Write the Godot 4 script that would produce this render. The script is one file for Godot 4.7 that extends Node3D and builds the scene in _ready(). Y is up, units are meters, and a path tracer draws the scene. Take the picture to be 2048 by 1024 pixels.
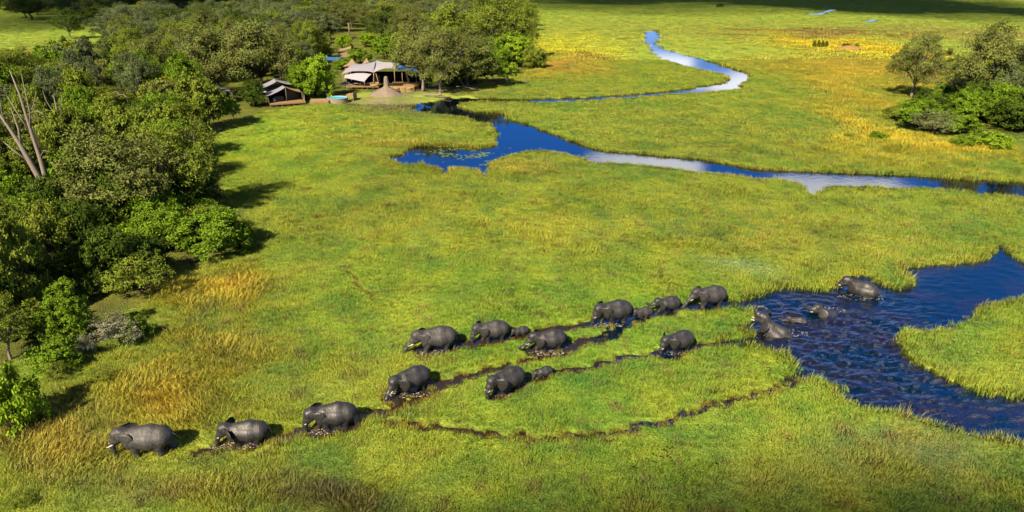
extends Node3D
# A flooded delta meadow with a herd wading through, a river, woodland and a tented lodge.
# World: y up, metres. The camera hangs 34.8 m above the meadow at x = 0, z = 0 and looks towards -z.

const EYE := 34.8
const LENS := 1400.0
const TILT := 0.3878
var st := sin(TILT)
var ct := cos(TILT)

var rng := RandomNumberGenerator.new()
var taken := {}
var M := {}
var n1 := FastNoiseLite.new()
var n2 := FastNoiseLite.new()
var n3 := FastNoiseLite.new()
var n4 := FastNoiseLite.new()
var n5 := FastNoiseLite.new()
var pools: Array[PackedVector2Array] = []
var pool_boxes: Array[Rect2] = []
var wood: PackedVector2Array
var wood_b: PackedVector2Array
var zones := []
# distance to the nearest trampled track, on a grid of 0.25 m
const TX0 := -75.0
const TZ0 := -150.0
const TW := 640
const TH := 480
const TC := 0.25
var track := PackedFloat32Array()

# ---------------------------------------------------------------- survey: where a spot of the flat meadow lies
func P(u: float, v: float) -> Vector3:
	var s := st + (v - 512.0) / LENS * ct
	var dep := EYE / s
	return Vector3((u - 1024.0) / LENS * dep, 0.0, -(dep - EYE * st) / ct)

func P2(u: float, v: float) -> Vector2:
	var p := P(u, v)
	return Vector2(p.x, p.z)

# height of a thing standing at base whose top is seen at row v
func tall(base: Vector3, v: float) -> float:
	return EYE + base.z * tan(TILT + atan((v - 512.0) / LENS))

func px_per_m(v: float) -> float:
	return (st + (v - 512.0) / LENS * ct) / EYE * LENS

# ---------------------------------------------------------------- node helpers
func numbered(called: String) -> String:
	if not taken.has(called):
		taken[called] = 0
		return called
	taken[called] += 1
	return "%s_%03d" % [called, taken[called]]

func mark(o: Node, label: String, category: String, group := "") -> void:
	if label: o.set_meta("label", label)
	if category: o.set_meta("category", category)
	if group: o.set_meta("group", group)

func thing(called: String, label: String, category: String, at := Vector3.ZERO, turn := 0.0, group := "") -> Node3D:
	var o := Node3D.new()
	o.name = numbered(called)
	add_child(o)
	o.position = at
	o.rotation.y = turn
	mark(o, label, category, group)
	return o

func part(parent: Node, called: String, mesh: Mesh, mat: Material, at := Vector3.ZERO) -> MeshInstance3D:
	var o := MeshInstance3D.new()
	o.name = numbered(called) if parent == self else called
	o.mesh = mesh
	o.material_override = mat
	o.position = at
	parent.add_child(o, true)
	return o

func structure(called: String, mesh: Mesh, mat: Material) -> MeshInstance3D:
	var o := part(self, called, mesh, mat)
	o.set_meta("kind", "structure")
	return o

func lin(r: float, g: float, b: float) -> Color:
	return Color(r, g, b).linear_to_srgb()

func mat(c: Color, rough := 0.8, spec := 0.3) -> StandardMaterial3D:
	var m := StandardMaterial3D.new()
	m.albedo_color = c
	m.roughness = rough
	m.metallic_specular = spec
	m.cull_mode = BaseMaterial3D.CULL_DISABLED
	return m

func noise_tex(freq: float, octaves: int, lo: Color, hi: Color, size := 512, as_normal := false, bump := 4.0, sd := 1, kind := FastNoiseLite.TYPE_SIMPLEX_SMOOTH) -> NoiseTexture2D:
	var f := FastNoiseLite.new()
	f.noise_type = kind
	f.seed = sd
	f.frequency = freq
	f.fractal_octaves = octaves
	var t := NoiseTexture2D.new()
	t.width = size
	t.height = size
	t.seamless = true
	t.noise = f
	if as_normal:
		t.as_normal_map = true
		t.bump_strength = bump
	else:
		var g := Gradient.new()
		g.set_color(0, lo)
		g.set_color(1, hi)
		t.color_ramp = g
	return t

func world_tex(m: StandardMaterial3D, t: Texture2D, metres: float) -> void:
	m.albedo_texture = t
	m.uv1_triplanar = true
	m.uv1_world_triplanar = true
	m.uv1_scale = Vector3.ONE / metres

func relief(m: StandardMaterial3D, t: Texture2D, centimetres: float) -> void:
	m.heightmap_enabled = true
	m.heightmap_texture = t
	m.heightmap_scale = centimetres

# ---------------------------------------------------------------- mesh helpers
func array_mesh(v: PackedVector3Array, n: PackedVector3Array, c: PackedColorArray, idx: PackedInt32Array) -> ArrayMesh:
	var a := []
	a.resize(Mesh.ARRAY_MAX)
	a[Mesh.ARRAY_VERTEX] = v
	if n.size(): a[Mesh.ARRAY_NORMAL] = n
	if c.size(): a[Mesh.ARRAY_COLOR] = c
	if idx.size(): a[Mesh.ARRAY_INDEX] = idx
	var m := ArrayMesh.new()
	m.add_surface_from_arrays(Mesh.PRIMITIVE_TRIANGLES, a)
	return m

func begin() -> SurfaceTool:
	var s := SurfaceTool.new()
	s.begin(Mesh.PRIMITIVE_TRIANGLES)
	return s

func done(s: SurfaceTool) -> ArrayMesh:
	s.generate_normals()
	return s.commit()

func tri(s: SurfaceTool, a: Vector3, b: Vector3, c: Vector3) -> void:
	s.add_vertex(a); s.add_vertex(b); s.add_vertex(c)

func quad(s: SurfaceTool, a: Vector3, b: Vector3, c: Vector3, d: Vector3) -> void:
	tri(s, a, b, c); tri(s, a, c, d)

# a box with chamfered long edges; x, y, z half sizes about c, turned by basis
func box(s: SurfaceTool, c: Vector3, h: Vector3, b := Basis.IDENTITY) -> void:
	s.set_smooth_group(-1)
	var k := []
	for i in 8:
		k.append(c + b * Vector3(h.x * (1 if i & 1 else -1), h.y * (1 if i & 2 else -1), h.z * (1 if i & 4 else -1)))
	quad(s, k[0], k[2], k[3], k[1]); quad(s, k[4], k[5], k[7], k[6])
	quad(s, k[0], k[4], k[6], k[2]); quad(s, k[1], k[3], k[7], k[5])
	quad(s, k[2], k[6], k[7], k[3]); quad(s, k[0], k[1], k[5], k[4])

func bar(s: SurfaceTool, a: Vector3, b: Vector3, w: float, t: float) -> void:
	var d := b - a
	var y := d.normalized()
	var x := y.cross(Vector3.UP if absf(y.y) < 0.9 else Vector3.RIGHT).normalized()
	box(s, (a + b) / 2.0, Vector3(w / 2.0, d.length() / 2.0, t / 2.0), Basis(x, y, x.cross(y)))

# a tapered tube along points, radii given for each
func tube(s: SurfaceTool, pts: Array, rad: Array, sides := 7) -> void:
	s.set_smooth_group(0)
	var rings := []
	var x := Vector3.ZERO
	for i in pts.size():
		var p: Vector3 = pts[i]
		var fwd: Vector3 = (pts[mini(i + 1, pts.size() - 1)] - pts[maxi(i - 1, 0)]).normalized()
		if x == Vector3.ZERO:
			x = fwd.cross(Vector3.RIGHT if absf(fwd.x) < 0.8 else Vector3.UP).normalized()
		else:
			x = (x - fwd * x.dot(fwd)).normalized()
		var y := fwd.cross(x)
		var ring := []
		for k in sides:
			var a := TAU * k / sides
			ring.append(p + (x * cos(a) + y * sin(a)) * float(rad[i]))
		rings.append(ring)
	for i in pts.size() - 1:
		for k in sides:
			var q := (k + 1) % sides
			quad(s, rings[i][k], rings[i][q], rings[i + 1][q], rings[i + 1][k])
	for k in sides:
		tri(s, pts[0], rings[0][(k + 1) % sides], rings[0][k])
		tri(s, pts[-1], rings[-1][k], rings[-1][(k + 1) % sides])

# a surface turned about y: list of (radius, height), wobbling outline
func lathe(s: SurfaceTool, prof: Array, sides := 24, wobble := 0.0, sd := 0) -> void:
	s.set_smooth_group(0)
	var rings := []
	for i in prof.size():
		var ring := []
		for k in sides:
			var a := TAU * k / sides
			var r: float = prof[i].x * (1.0 + wobble * n2.get_noise_3d(cos(a) * 40.0 + sd, prof[i].y * 20.0, sin(a) * 40.0))
			ring.append(Vector3(cos(a) * r, prof[i].y, sin(a) * r))
		rings.append(ring)
	for i in prof.size() - 1:
		for k in sides:
			var q := (k + 1) % sides
			quad(s, rings[i][k], rings[i + 1][k], rings[i + 1][q], rings[i][q])

# ---------------------------------------------------------------- colours of the meadow
func zone(u: float, v: float, ru: float, rv: float, c: Color, w := 1.0) -> void:
	var p := P2(u, v)
	var rx := absf(P2(u + ru, v).x - p.x)
	var a := P2(u, v - rv)
	var b := P2(u, v + rv)
	zones.append([p.x, p.y, 1.0 / rx, 2.0 / absf(a.y - b.y), c.r, c.g, c.b, w])

func meadow(x: float, z: float) -> Color:
	var far := clampf((-z - 40.0) / 400.0, 0.0, 1.0)
	var wx := x + n1.get_noise_2d(x, z) * (5.0 + 30.0 * far)
	var wz := z + n1.get_noise_2d(x + 777.0, z) * (7.0 + 50.0 * far)
	var r := 0.25
	var g := 0.315
	var b := 0.012
	for q in zones:
		var dx: float = (wx - q[0]) * q[2]
		var dz: float = (wz - q[1]) * q[3]
		var e := dx * dx + dz * dz
		if e < 4.0:
			var t: float = q[7] * exp(-e * 1.1)
			r += (q[4] - r) * t
			g += (q[5] - g) * t
			b += (q[6] - b) * t
	# patches of drier and lusher growth
	var a := n2.get_noise_2d(x, z) + 0.6 * n3.get_noise_2d(x, z)
	if a > 0.0:
		var t := minf(a * 1.1, 0.75)
		r += (0.34 - r) * t * 0.35; g += (0.37 - g) * t * 0.35; b += (0.03 - b) * t * 0.5
	else:
		var t := minf(-a * 1.3, 0.8)
		r += (r * 0.55 - r) * t; g += (g * 0.8 - g) * t
	var d := n3.get_noise_2d(x * 1.7 + 300.0, z * 1.7)
	if d > 0.32:
		var t := minf((d - 0.32) * 2.2, 0.5)
		r += (0.21 - r) * t; g += (0.14 - g) * t; b += (0.035 - b) * t
	# single stands of lime, olive and straw, a few paces across
	var e2 := n5.get_noise_2d(x, z)
	if e2 > 0.12:
		var t := minf((e2 - 0.12) * 1.8, 0.6)
		r += (r * 1.25 + 0.03 - r) * t; g += (g * 1.12 + 0.02 - g) * t
	elif e2 < -0.12:
		var t := minf((-e2 - 0.12) * 2.6, 0.8)
		r += (r * 0.72 - r) * t; g += (g * 0.82 - g) * t; b += (b * 0.8 + 0.004 - b) * t
	return Color(r * 0.95, g, b * 1.2 + 0.026)

func in_water(x: float, z: float) -> bool:
	var p := Vector2(x, z)
	for i in pools.size():
		if pool_boxes[i].has_point(p) and Geometry2D.is_point_in_polygon(p, pools[i]):
			return true
	return false

func track_at(x: float, z: float) -> float:
	var i := int((x - TX0) / TC)
	var j := int((z - TZ0) / TC)
	if i < 0 or j < 0 or i >= TW or j >= TH:
		return 9.0
	return track[j * TW + i]

func stamp_track(pts: Array, width: float) -> void:
	for i in pts.size() - 1:
		var a := P2(pts[i][0], pts[i][1])
		var b := P2(pts[i + 1][0], pts[i + 1][1])
		var n := int(a.distance_to(b) / 0.2) + 1
		for k in n + 1:
			var p := a.lerp(b, float(k) / n)
			var w := width * maxf(0.55, 0.78 + 0.7 * n3.get_noise_2d(p.x * 3.0 + 55.0, p.y * 3.0))
			p += Vector2(n3.get_noise_2d(p.x * 2.0, p.y * 2.0), n3.get_noise_2d(p.x * 2.0 + 99.0, p.y * 2.0)) * 0.9
			var ci := int((p.x - TX0) / TC)
			var cj := int((p.y - TZ0) / TC)
			for dj in range(-9, 10):
				for di in range(-9, 10):
					var ii := ci + di
					var jj := cj + dj
					if ii < 0 or jj < 0 or ii >= TW or jj >= TH: continue
					var d := sqrt(di * di + dj * dj) * TC - w
					if d < track[jj * TW + ii]:
						track[jj * TW + ii] = d

func height_at(x: float, z: float) -> float:
	if in_water(x, z):
		return -1.3
	var h := 0.06 + 0.05 * n3.get_noise_2d(x, z)
	if z > -150.0:
		var d := track_at(x, z)
		if d < 0.5:
			h -= 0.42 * (1.0 - smoothstep(-0.22, 0.36, d))
	return h

func px_poly(a: Array, rough := 0.5) -> PackedVector2Array:
	var out := PackedVector2Array()
	for i in a.size():
		var p := P2(a[i][0], a[i][1])
		var q := P2(a[(i + 1) % a.size()][0], a[(i + 1) % a.size()][1])
		var n := clampi(int(p.distance_to(q) / 2.5), 1, 40)
		for k in n:
			var s := p.lerp(q, float(k) / n)
			s += Vector2(n3.get_noise_2d(s.x * 1.3, s.y * 1.3), n3.get_noise_2d(s.x * 1.3 + 40.0, s.y * 1.3 + 9.0)) * rough * clampf(-s.y / 70.0, 1.0, 3.0)
			out.append(s)
	return out

# ---------------------------------------------------------------- camera, sky, sun, exposure
func sky_picture() -> ImageTexture:
	var w := 768
	var h := 384
	var im := Image.create(w, h, false, Image.FORMAT_RGBF)
	var f := FastNoiseLite.new()
	f.seed = 5
	f.noise_type = FastNoiseLite.TYPE_SIMPLEX_SMOOTH
	f.frequency = 1.0
	f.fractal_octaves = 5
	# cumulus heaps drifting all round the horizon: bearing, elevation, half width, half height (degrees)
	var heaps := [[11.0, 14.4, 4.2, 2.0], [25.5, 15.2, 4.8, 2.4], [7.5, 6.6, 6.0, 1.5], [17.5, 8.0, 4.0, 1.5]]
	var r := RandomNumberGenerator.new()
	r.seed = 12
	for i in 46:
		var e := r.randf_range(5.0, 40.0)
		var a := r.randf_range(40.0, 345.0)
		heaps.append([a, e, r.randf_range(4.0, 11.0) * (0.6 + e / 40.0), r.randf_range(1.6, 3.4) * (0.7 + e / 30.0)])
	var low := Color(0.30, 0.50, 0.86)
	var mid := Color(0.025, 0.17, 0.66)
	var top := Color(0.012, 0.06, 0.27)
	for y in h:
		var el := 90.0 - (y + 0.5) / h * 180.0
		for x in w:
			if el < -1.0:
				im.set_pixel(x, y, Color(0.12, 0.14, 0.05))
				continue
			var c: Color
			if el < 11.0:
				c = low.lerp(mid, smoothstep(1.0, 11.0, el))
			else:
				c = mid.lerp(top, smoothstep(13.0, 48.0, el))
			var az := (x + 0.5) / w * 360.0
			var k := 0.0
			var dirv := Vector3(sin(deg_to_rad(az)) * cos(deg_to_rad(el)), sin(deg_to_rad(el)), -cos(deg_to_rad(az)) * cos(deg_to_rad(el)))
			var wob := f.get_noise_3dv(dirv * 7.0)
			var top_of := 0.0
			if el < 60.0:
				for q in heaps:
					var da: float = fposmod(az - q[0] + 180.0, 360.0) - 180.0
					da /= q[2]
					var de: float = (el - q[1]) / q[3]
					if de < 0.0: de *= 1.8
					var e := da * da + de * de
					if e < 4.0:
						var t := 1.2 - e + wob * 1.5
						if t > k:
							k = t
							top_of = de
			k = smoothstep(0.05, 0.55, k)
			if k > 0.0:
				var white := Color(0.95, 1.0, 1.08).lerp(Color(1.6, 1.58, 1.54), clampf(0.5 + top_of * 0.5 + wob * 0.4, 0.0, 1.0))
				c = c.lerp(white, k * 0.92)
			im.set_pixel(x, y, c)
	return ImageTexture.create_from_image(im)

func stage() -> void:
	var cam := Camera3D.new()
	cam.name = "camera"
	cam.fov = rad_to_deg(2.0 * atan(512.0 / LENS))
	cam.near = 0.5
	cam.far = 12000.0
	cam.position = Vector3(0, EYE, 0)
	cam.rotation = Vector3(-TILT, 0, 0)
	cam.current = true
	add_child(cam)
	var env := Environment.new()
	var sky := Sky.new()
	var pano := PanoramaSkyMaterial.new()
	pano.panorama = sky_picture()
	sky.sky_material = pano
	env.background_mode = Environment.BG_SKY
	env.sky = sky
	env.background_energy_multiplier = 0.45
	env.tonemap_mode = Environment.TONE_MAPPER_LINEAR
	env.tonemap_exposure = 3.55
	env.sdfgi_enabled = true
	env.ssao_enabled = true
	env.ssil_enabled = true
	var we := WorldEnvironment.new()
	we.name = "environment"
	we.environment = env
	add_child(we)
	var sun := DirectionalLight3D.new()
	sun.name = "sun"
	sun.light_energy = 1.6
	sun.light_color = Color(1.0, 0.93, 0.80)
	sun.light_angular_distance = 0.53
	sun.shadow_enabled = true
	add_child(sun)
	sun.look_at_from_position(Vector3.ZERO, Vector3(0.55, -0.96, -1.0), Vector3.UP)

# ---------------------------------------------------------------- land and water
func lay_out() -> void:
	n1.seed = 3; n1.frequency = 0.02; n1.fractal_octaves = 3
	n2.seed = 8; n2.frequency = 0.045; n2.fractal_octaves = 4
	n3.seed = 21; n3.frequency = 0.22; n3.fractal_octaves = 3
	n5.seed = 57; n5.frequency = 0.13; n5.fractal_octaves = 3
	n4.seed = 33; n4.frequency = 0.01; n4.fractal_octaves = 2
	var near_pool := px_poly([[1455, 604], [1500, 592], [1535, 584], [1555, 574], [1590, 572], [1612, 578], [1660, 582], [1672, 572], [1690, 558], [1715, 549], [1742, 551], [1757, 562], [1765, 572], [1812, 574], [1824, 562], [1800, 547], [1796, 533], [1840, 532], [1880, 527], [1940, 521], [1975, 512], [1992, 494], [2005, 487], [2020, 506], [2048, 522], [2240, 560], [2240, 590], [2048, 598], [1965, 615], [1950, 636], [1900, 657], [1860, 667], [1810, 665], [1800, 682], [1806, 700], [1830, 724], [1880, 752], [1960, 782], [2048, 797], [2250, 832], [2250, 960], [2048, 892], [1960, 873], [1900, 858], [1840, 842], [1800, 827], [1730, 817], [1690, 802], [1680, 782], [1650, 767], [1600, 757], [1570, 768], [1566, 760], [1592, 744], [1580, 716], [1555, 706], [1500, 691], [1440, 690], [1420, 684], [1470, 676], [1512, 674], [1492, 662], [1475, 651], [1500, 641], [1514, 634], [1506, 620], [1460, 614]], 0.35)
	var river := px_poly([[2240, 412], [2048, 396], [1960, 388], [1880, 381], [1850, 376], [1800, 379], [1740, 377], [1700, 373], [1660, 373], [1640, 387], [1625, 392], [1612, 386], [1600, 369], [1560, 359], [1515, 361], [1460, 351], [1400, 346], [1320, 337], [1230, 327], [1190, 328], [1150, 313], [1100, 304], [1060, 301], [1020, 311], [988, 325], [980, 350], [968, 359], [955, 342], [930, 338], [905, 336], [895, 352], [880, 350], [876, 336], [850, 334], [845, 327], [830, 330], [800, 331], [775, 319], [768, 313], [800, 308], [812, 296], [830, 291], [870, 291], [950, 294], [985, 290], [993, 270], [986, 256], [970, 249], [940, 239], [890, 231], [850, 227], [825, 222], [812, 218], [830, 208], [870, 202], [900, 196.5], [930, 196], [1000, 196.5], [1100, 197], [1200, 193], [1290, 186], [1340, 182], [1400, 172], [1445, 165], [1460, 155], [1445, 150], [1390, 138], [1330, 122], [1305, 105], [1300, 95], [1288, 82], [1290, 62], [1315, 62], [1318, 75], [1312, 88], [1330, 98], [1390, 115], [1450, 130], [1490, 143], [1505, 152], [1495, 160], [1485, 178], [1430, 184], [1340, 189], [1250, 197], [1100, 206], [1000, 205], [945, 204], [920, 212], [935, 220], [980, 224], [1015, 228], [1020, 238], [1050, 246], [1090, 262], [1140, 280], [1200, 300], [1280, 308], [1400, 318], [1510, 338], [1600, 342], [1700, 345], [1800, 350], [1900, 355], [2048, 365], [2240, 380]], 0.5)
	var far_pool := px_poly([[1615, 28], [1640, 26], [1650, 21], [1670, 18], [1672, 20], [1655, 24], [1645, 29], [1620, 30]], 0.4)
	var far_pool_b := px_poly([[1727, 42], [1740, 39], [1757, 40], [1750, 43], [1732, 44]], 0.3)
	for q in [near_pool, river, far_pool, far_pool_b]:
		pools.append(q)
		var bx := Rect2(q[0], Vector2.ZERO)
		for p in q: bx = bx.expand(p)
		pool_boxes.append(bx)
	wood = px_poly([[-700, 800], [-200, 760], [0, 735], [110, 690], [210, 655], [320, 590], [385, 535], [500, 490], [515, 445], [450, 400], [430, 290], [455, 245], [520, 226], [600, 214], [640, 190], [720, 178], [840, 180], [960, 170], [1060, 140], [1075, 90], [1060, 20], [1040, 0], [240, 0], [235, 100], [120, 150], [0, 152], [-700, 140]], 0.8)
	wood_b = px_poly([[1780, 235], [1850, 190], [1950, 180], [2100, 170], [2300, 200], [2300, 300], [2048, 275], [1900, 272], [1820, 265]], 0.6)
	track.resize(TW * TH)
	track.fill(9.0)
	stamp_track([[1455, 608], [1400, 610], [1340, 622], [1280, 630], [1225, 642], [1190, 643], [1130, 657], [1060, 667], [990, 677], [920, 688], [835, 699]], 0.55)
	stamp_track([[1290, 632], [1230, 660], [1150, 688], [1075, 702]], 0.5)
	stamp_track([[1240, 668], [1100, 712], [960, 745], [870, 768], [790, 788]], 0.32)
	stamp_track([[1440, 686], [1340, 703], [1200, 726], [1100, 748], [990, 783]], 0.36)
	stamp_track([[960, 746], [880, 775], [800, 812], [720, 838], [640, 855], [540, 874], [470, 888], [390, 902]], 0.42)
	stamp_track([[1580, 768], [1500, 788], [1400, 818], [1300, 847], [1200, 867], [1100, 874], [1000, 870], [900, 857], [780, 845]], 0.22)
	stamp_track([[700, 540], [720, 578], [760, 602], [800, 614]], -0.12)
	stamp_track([[900, 880], [1010, 905], [1030, 930]], -0.2)
	stamp_track([[280, 790], [330, 815], [345, 835]], 0.05)
	for e in [[530, 880, 460, 886], [702, 848, 634, 858], [852, 768, 792, 790], [1036, 770, 990, 790], [908, 692, 838, 702], [1010, 674, 958, 682], [1128, 692, 1066, 702], [1258, 636, 1196, 646], [1356, 616, 1314, 624], [1446, 604, 1390, 612], [1376, 694, 1332, 707]]:
		stamp_track([[e[0], e[1]], [e[2], e[3] + 4]], 0.85)
	var gold := Color(0.42, 0.30, 0.015)
	zone(1500, 60, 700, 26, Color(0.26, 0.29, 0.015))
	zone(1640, 64, 190, 9, Color(0.30, 0.19, 0.03), 0.9)
	zone(1690, 92, 130, 20, Color(0.66, 0.48, 0.006))
	zone(1740, 135, 150, 26, Color(0.40, 0.28, 0.015), 0.8)
	zone(1990, 70, 120, 20, Color(0.33, 0.26, 0.05), 0.7)
	zone(1700, 190, 60, 40, Color(0.48, 0.34, 0.01), 0.9)
	zone(1715, 250, 80, 42, Color(0.58, 0.40, 0.01), 0.95)
	zone(1690, 150, 110, 30, Color(0.56, 0.38, 0.01), 0.8)
	zone(1850, 302, 175, 26, Color(0.62, 0.45, 0.008), 0.97)
	zone(2000, 285, 70, 22, Color(0.10, 0.21, 0.008), 0.9)
	zone(1110, 92, 120, 30, Color(0.50, 0.46, 0.006))
	zone(1150, 128, 75, 16, Color(0.48, 0.28, 0.02), 0.95)
	zone(1130, 155, 60, 10, Color(0.46, 0.36, 0.012), 0.7)
	zone(1300, 150, 160, 25, Color(0.27, 0.33, 0.01), 0.7)
	zone(1250, 235, 260, 36, Color(0.25, 0.31, 0.014), 0.8)
	zone(1450, 255, 200, 40, Color(0.24, 0.28, 0.014), 0.7)
	zone(1450, 310, 320, 18, Color(0.21, 0.27, 0.016), 0.8)
	zone(100, 108, 150, 26, Color(0.30, 0.25, 0.03))
	zone(580, 285, 170, 60, Color(0.32, 0.43, 0.012))
	zone(800, 250, 160, 22, Color(0.33, 0.35, 0.015), 0.8)
	zone(800, 285, 120, 14, Color(0.40, 0.32, 0.02), 0.7)
	zone(800, 198, 140, 13, Color(0.19, 0.175, 0.05), 0.95)
	zone(790, 186, 75, 6, Color(0.25, 0.20, 0.16), 0.97)
	zone(850, 186, 50, 4, Color(0.34, 0.26, 0.17), 0.7)
	zone(1005, 162, 40, 5, Color(0.36, 0.18, 0.06), 0.8)
	zone(820, 335, 90, 12, Color(0.42, 0.28, 0.03), 0.6)
	zone(1060, 320, 80, 12, Color(0.40, 0.33, 0.02), 0.6)
	zone(700, 400, 200, 40, Color(0.27, 0.29, 0.015), 0.7)
	zone(1050, 480, 260, 60, Color(0.38, 0.40, 0.02), 0.9)
	zone(1500, 470, 300, 50, Color(0.30, 0.31, 0.02), 0.8)
	zone(1850, 440, 220, 45, Color(0.22, 0.29, 0.018), 0.8)
	zone(1200, 660, 430, 110, Color(0.185, 0.32, 0.010), 0.9)
	zone(800, 560, 190, 60, Color(0.22, 0.33, 0.012), 0.8)
	zone(470, 575, 110, 50, Color(0.52, 0.36, 0.014), 0.95)
	zone(420, 680, 140, 55, Color(0.38, 0.29, 0.015), 0.8)
	zone(300, 790, 170, 55, Color(0.50, 0.35, 0.014), 0.9)
	zone(90, 920, 190, 70, Color(0.38, 0.27, 0.02), 0.9)
	zone(640, 720, 170, 70, Color(0.28, 0.31, 0.013), 0.7)
	zone(560, 935, 220, 36, Color(0.25, 0.27, 0.016), 0.7)
	zone(690, 975, 130, 30, Color(0.19, 0.135, 0.03), 0.85)
	zone(350, 985, 200, 35, Color(0.24, 0.20, 0.02), 0.8)
	zone(1250, 940, 360, 60, Color(0.19, 0.29, 0.012), 0.85)
	zone(1620, 880, 180, 50, Color(0.18, 0.29, 0.012), 0.85)
	zone(1850, 920, 190, 50, Color(0.27, 0.24, 0.045), 0.8)
	zone(1700, 985, 280, 40, Color(0.23, 0.25, 0.02), 0.8)
	zone(1950, 700, 120, 70, Color(0.20, 0.31, 0.014), 0.9)
	zone(1480, 552, 70, 10, Color(0.24, 0.36, 0.16), 0.7)

func build_land() -> void:
	# one sheet of ground, finer where it lies close
	var us := PackedFloat32Array()
	var u := -640.0
	while u <= 2700.0:
		us.append(u)
		u += 8.0
	var vs := PackedFloat32Array()
	var v := 1240.0
	while v > -22.0:
		vs.append(v)
		v -= 6.0 if v > 520.0 else (4.0 if v > 260.0 else (2.0 if v > 60.0 else 1.5))
	var nc := us.size() + 2
	var nr := vs.size() + 2
	var verts := PackedVector3Array()
	var cols := PackedColorArray()
	for j in nr:
		for i in nc:
			var p: Vector3
			var outer := j == 0 or j == nr - 1 or i == 0 or i == nc - 1
			var vv := vs[clampi(j - 1, 0, vs.size() - 1)]
			var uu := us[clampi(i - 1, 0, us.size() - 1)]
			p = P(uu, vv)
			if i == 0: p.x = -5000.0
			if i == nc - 1: p.x = 5000.0
			if j == 0: p.z = 1500.0
			if j == nr - 1: p.z = -9000.0
			if outer:
				p.y = 0.06
				cols.append(Color(0.16, 0.20, 0.03))
			else:
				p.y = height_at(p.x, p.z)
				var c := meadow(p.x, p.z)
				var q := Vector2(p.x, p.z)
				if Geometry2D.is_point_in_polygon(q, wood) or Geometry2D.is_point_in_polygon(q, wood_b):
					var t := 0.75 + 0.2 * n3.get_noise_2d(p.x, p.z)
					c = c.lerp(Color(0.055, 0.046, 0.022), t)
				elif p.y < -0.1:
					c = Color(0.045, 0.032, 0.016)
				else:
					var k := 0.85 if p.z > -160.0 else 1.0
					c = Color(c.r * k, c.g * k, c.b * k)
				cols.append(c)
			verts.append(p)
	var idx := PackedInt32Array()
	for j in nr - 1:
		for i in nc - 1:
			var a := j * nc + i
			idx.append_array([a, a + nc, a + 1, a + 1, a + nc, a + nc + 1])
	var s := SurfaceTool.new()
	s.create_from(array_mesh(verts, PackedVector3Array(), cols, idx), 0)
	s.generate_normals()
	var g := mat(Color.WHITE, 0.95, 0.1)
	g.vertex_color_use_as_albedo = true
	world_tex(g, noise_tex(0.02, 5, Color(0.70, 0.70, 0.66), Color(1, 1, 1), 1024, false, 4.0, 4), 9.0)
	relief(g, noise_tex(0.03, 5, Color.BLACK, Color.WHITE, 1024, false, 4.0, 6), 12.0)
	structure("ground", s.commit(), g)

func flat_sheet(x0: float, x1: float, z0: float, z1: float, y: float) -> ArrayMesh:
	var s := begin()
	quad(s, Vector3(x0, y, z0), Vector3(x1, y, z0), Vector3(x1, y, z1), Vector3(x0, y, z1))
	return done(s)

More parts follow.
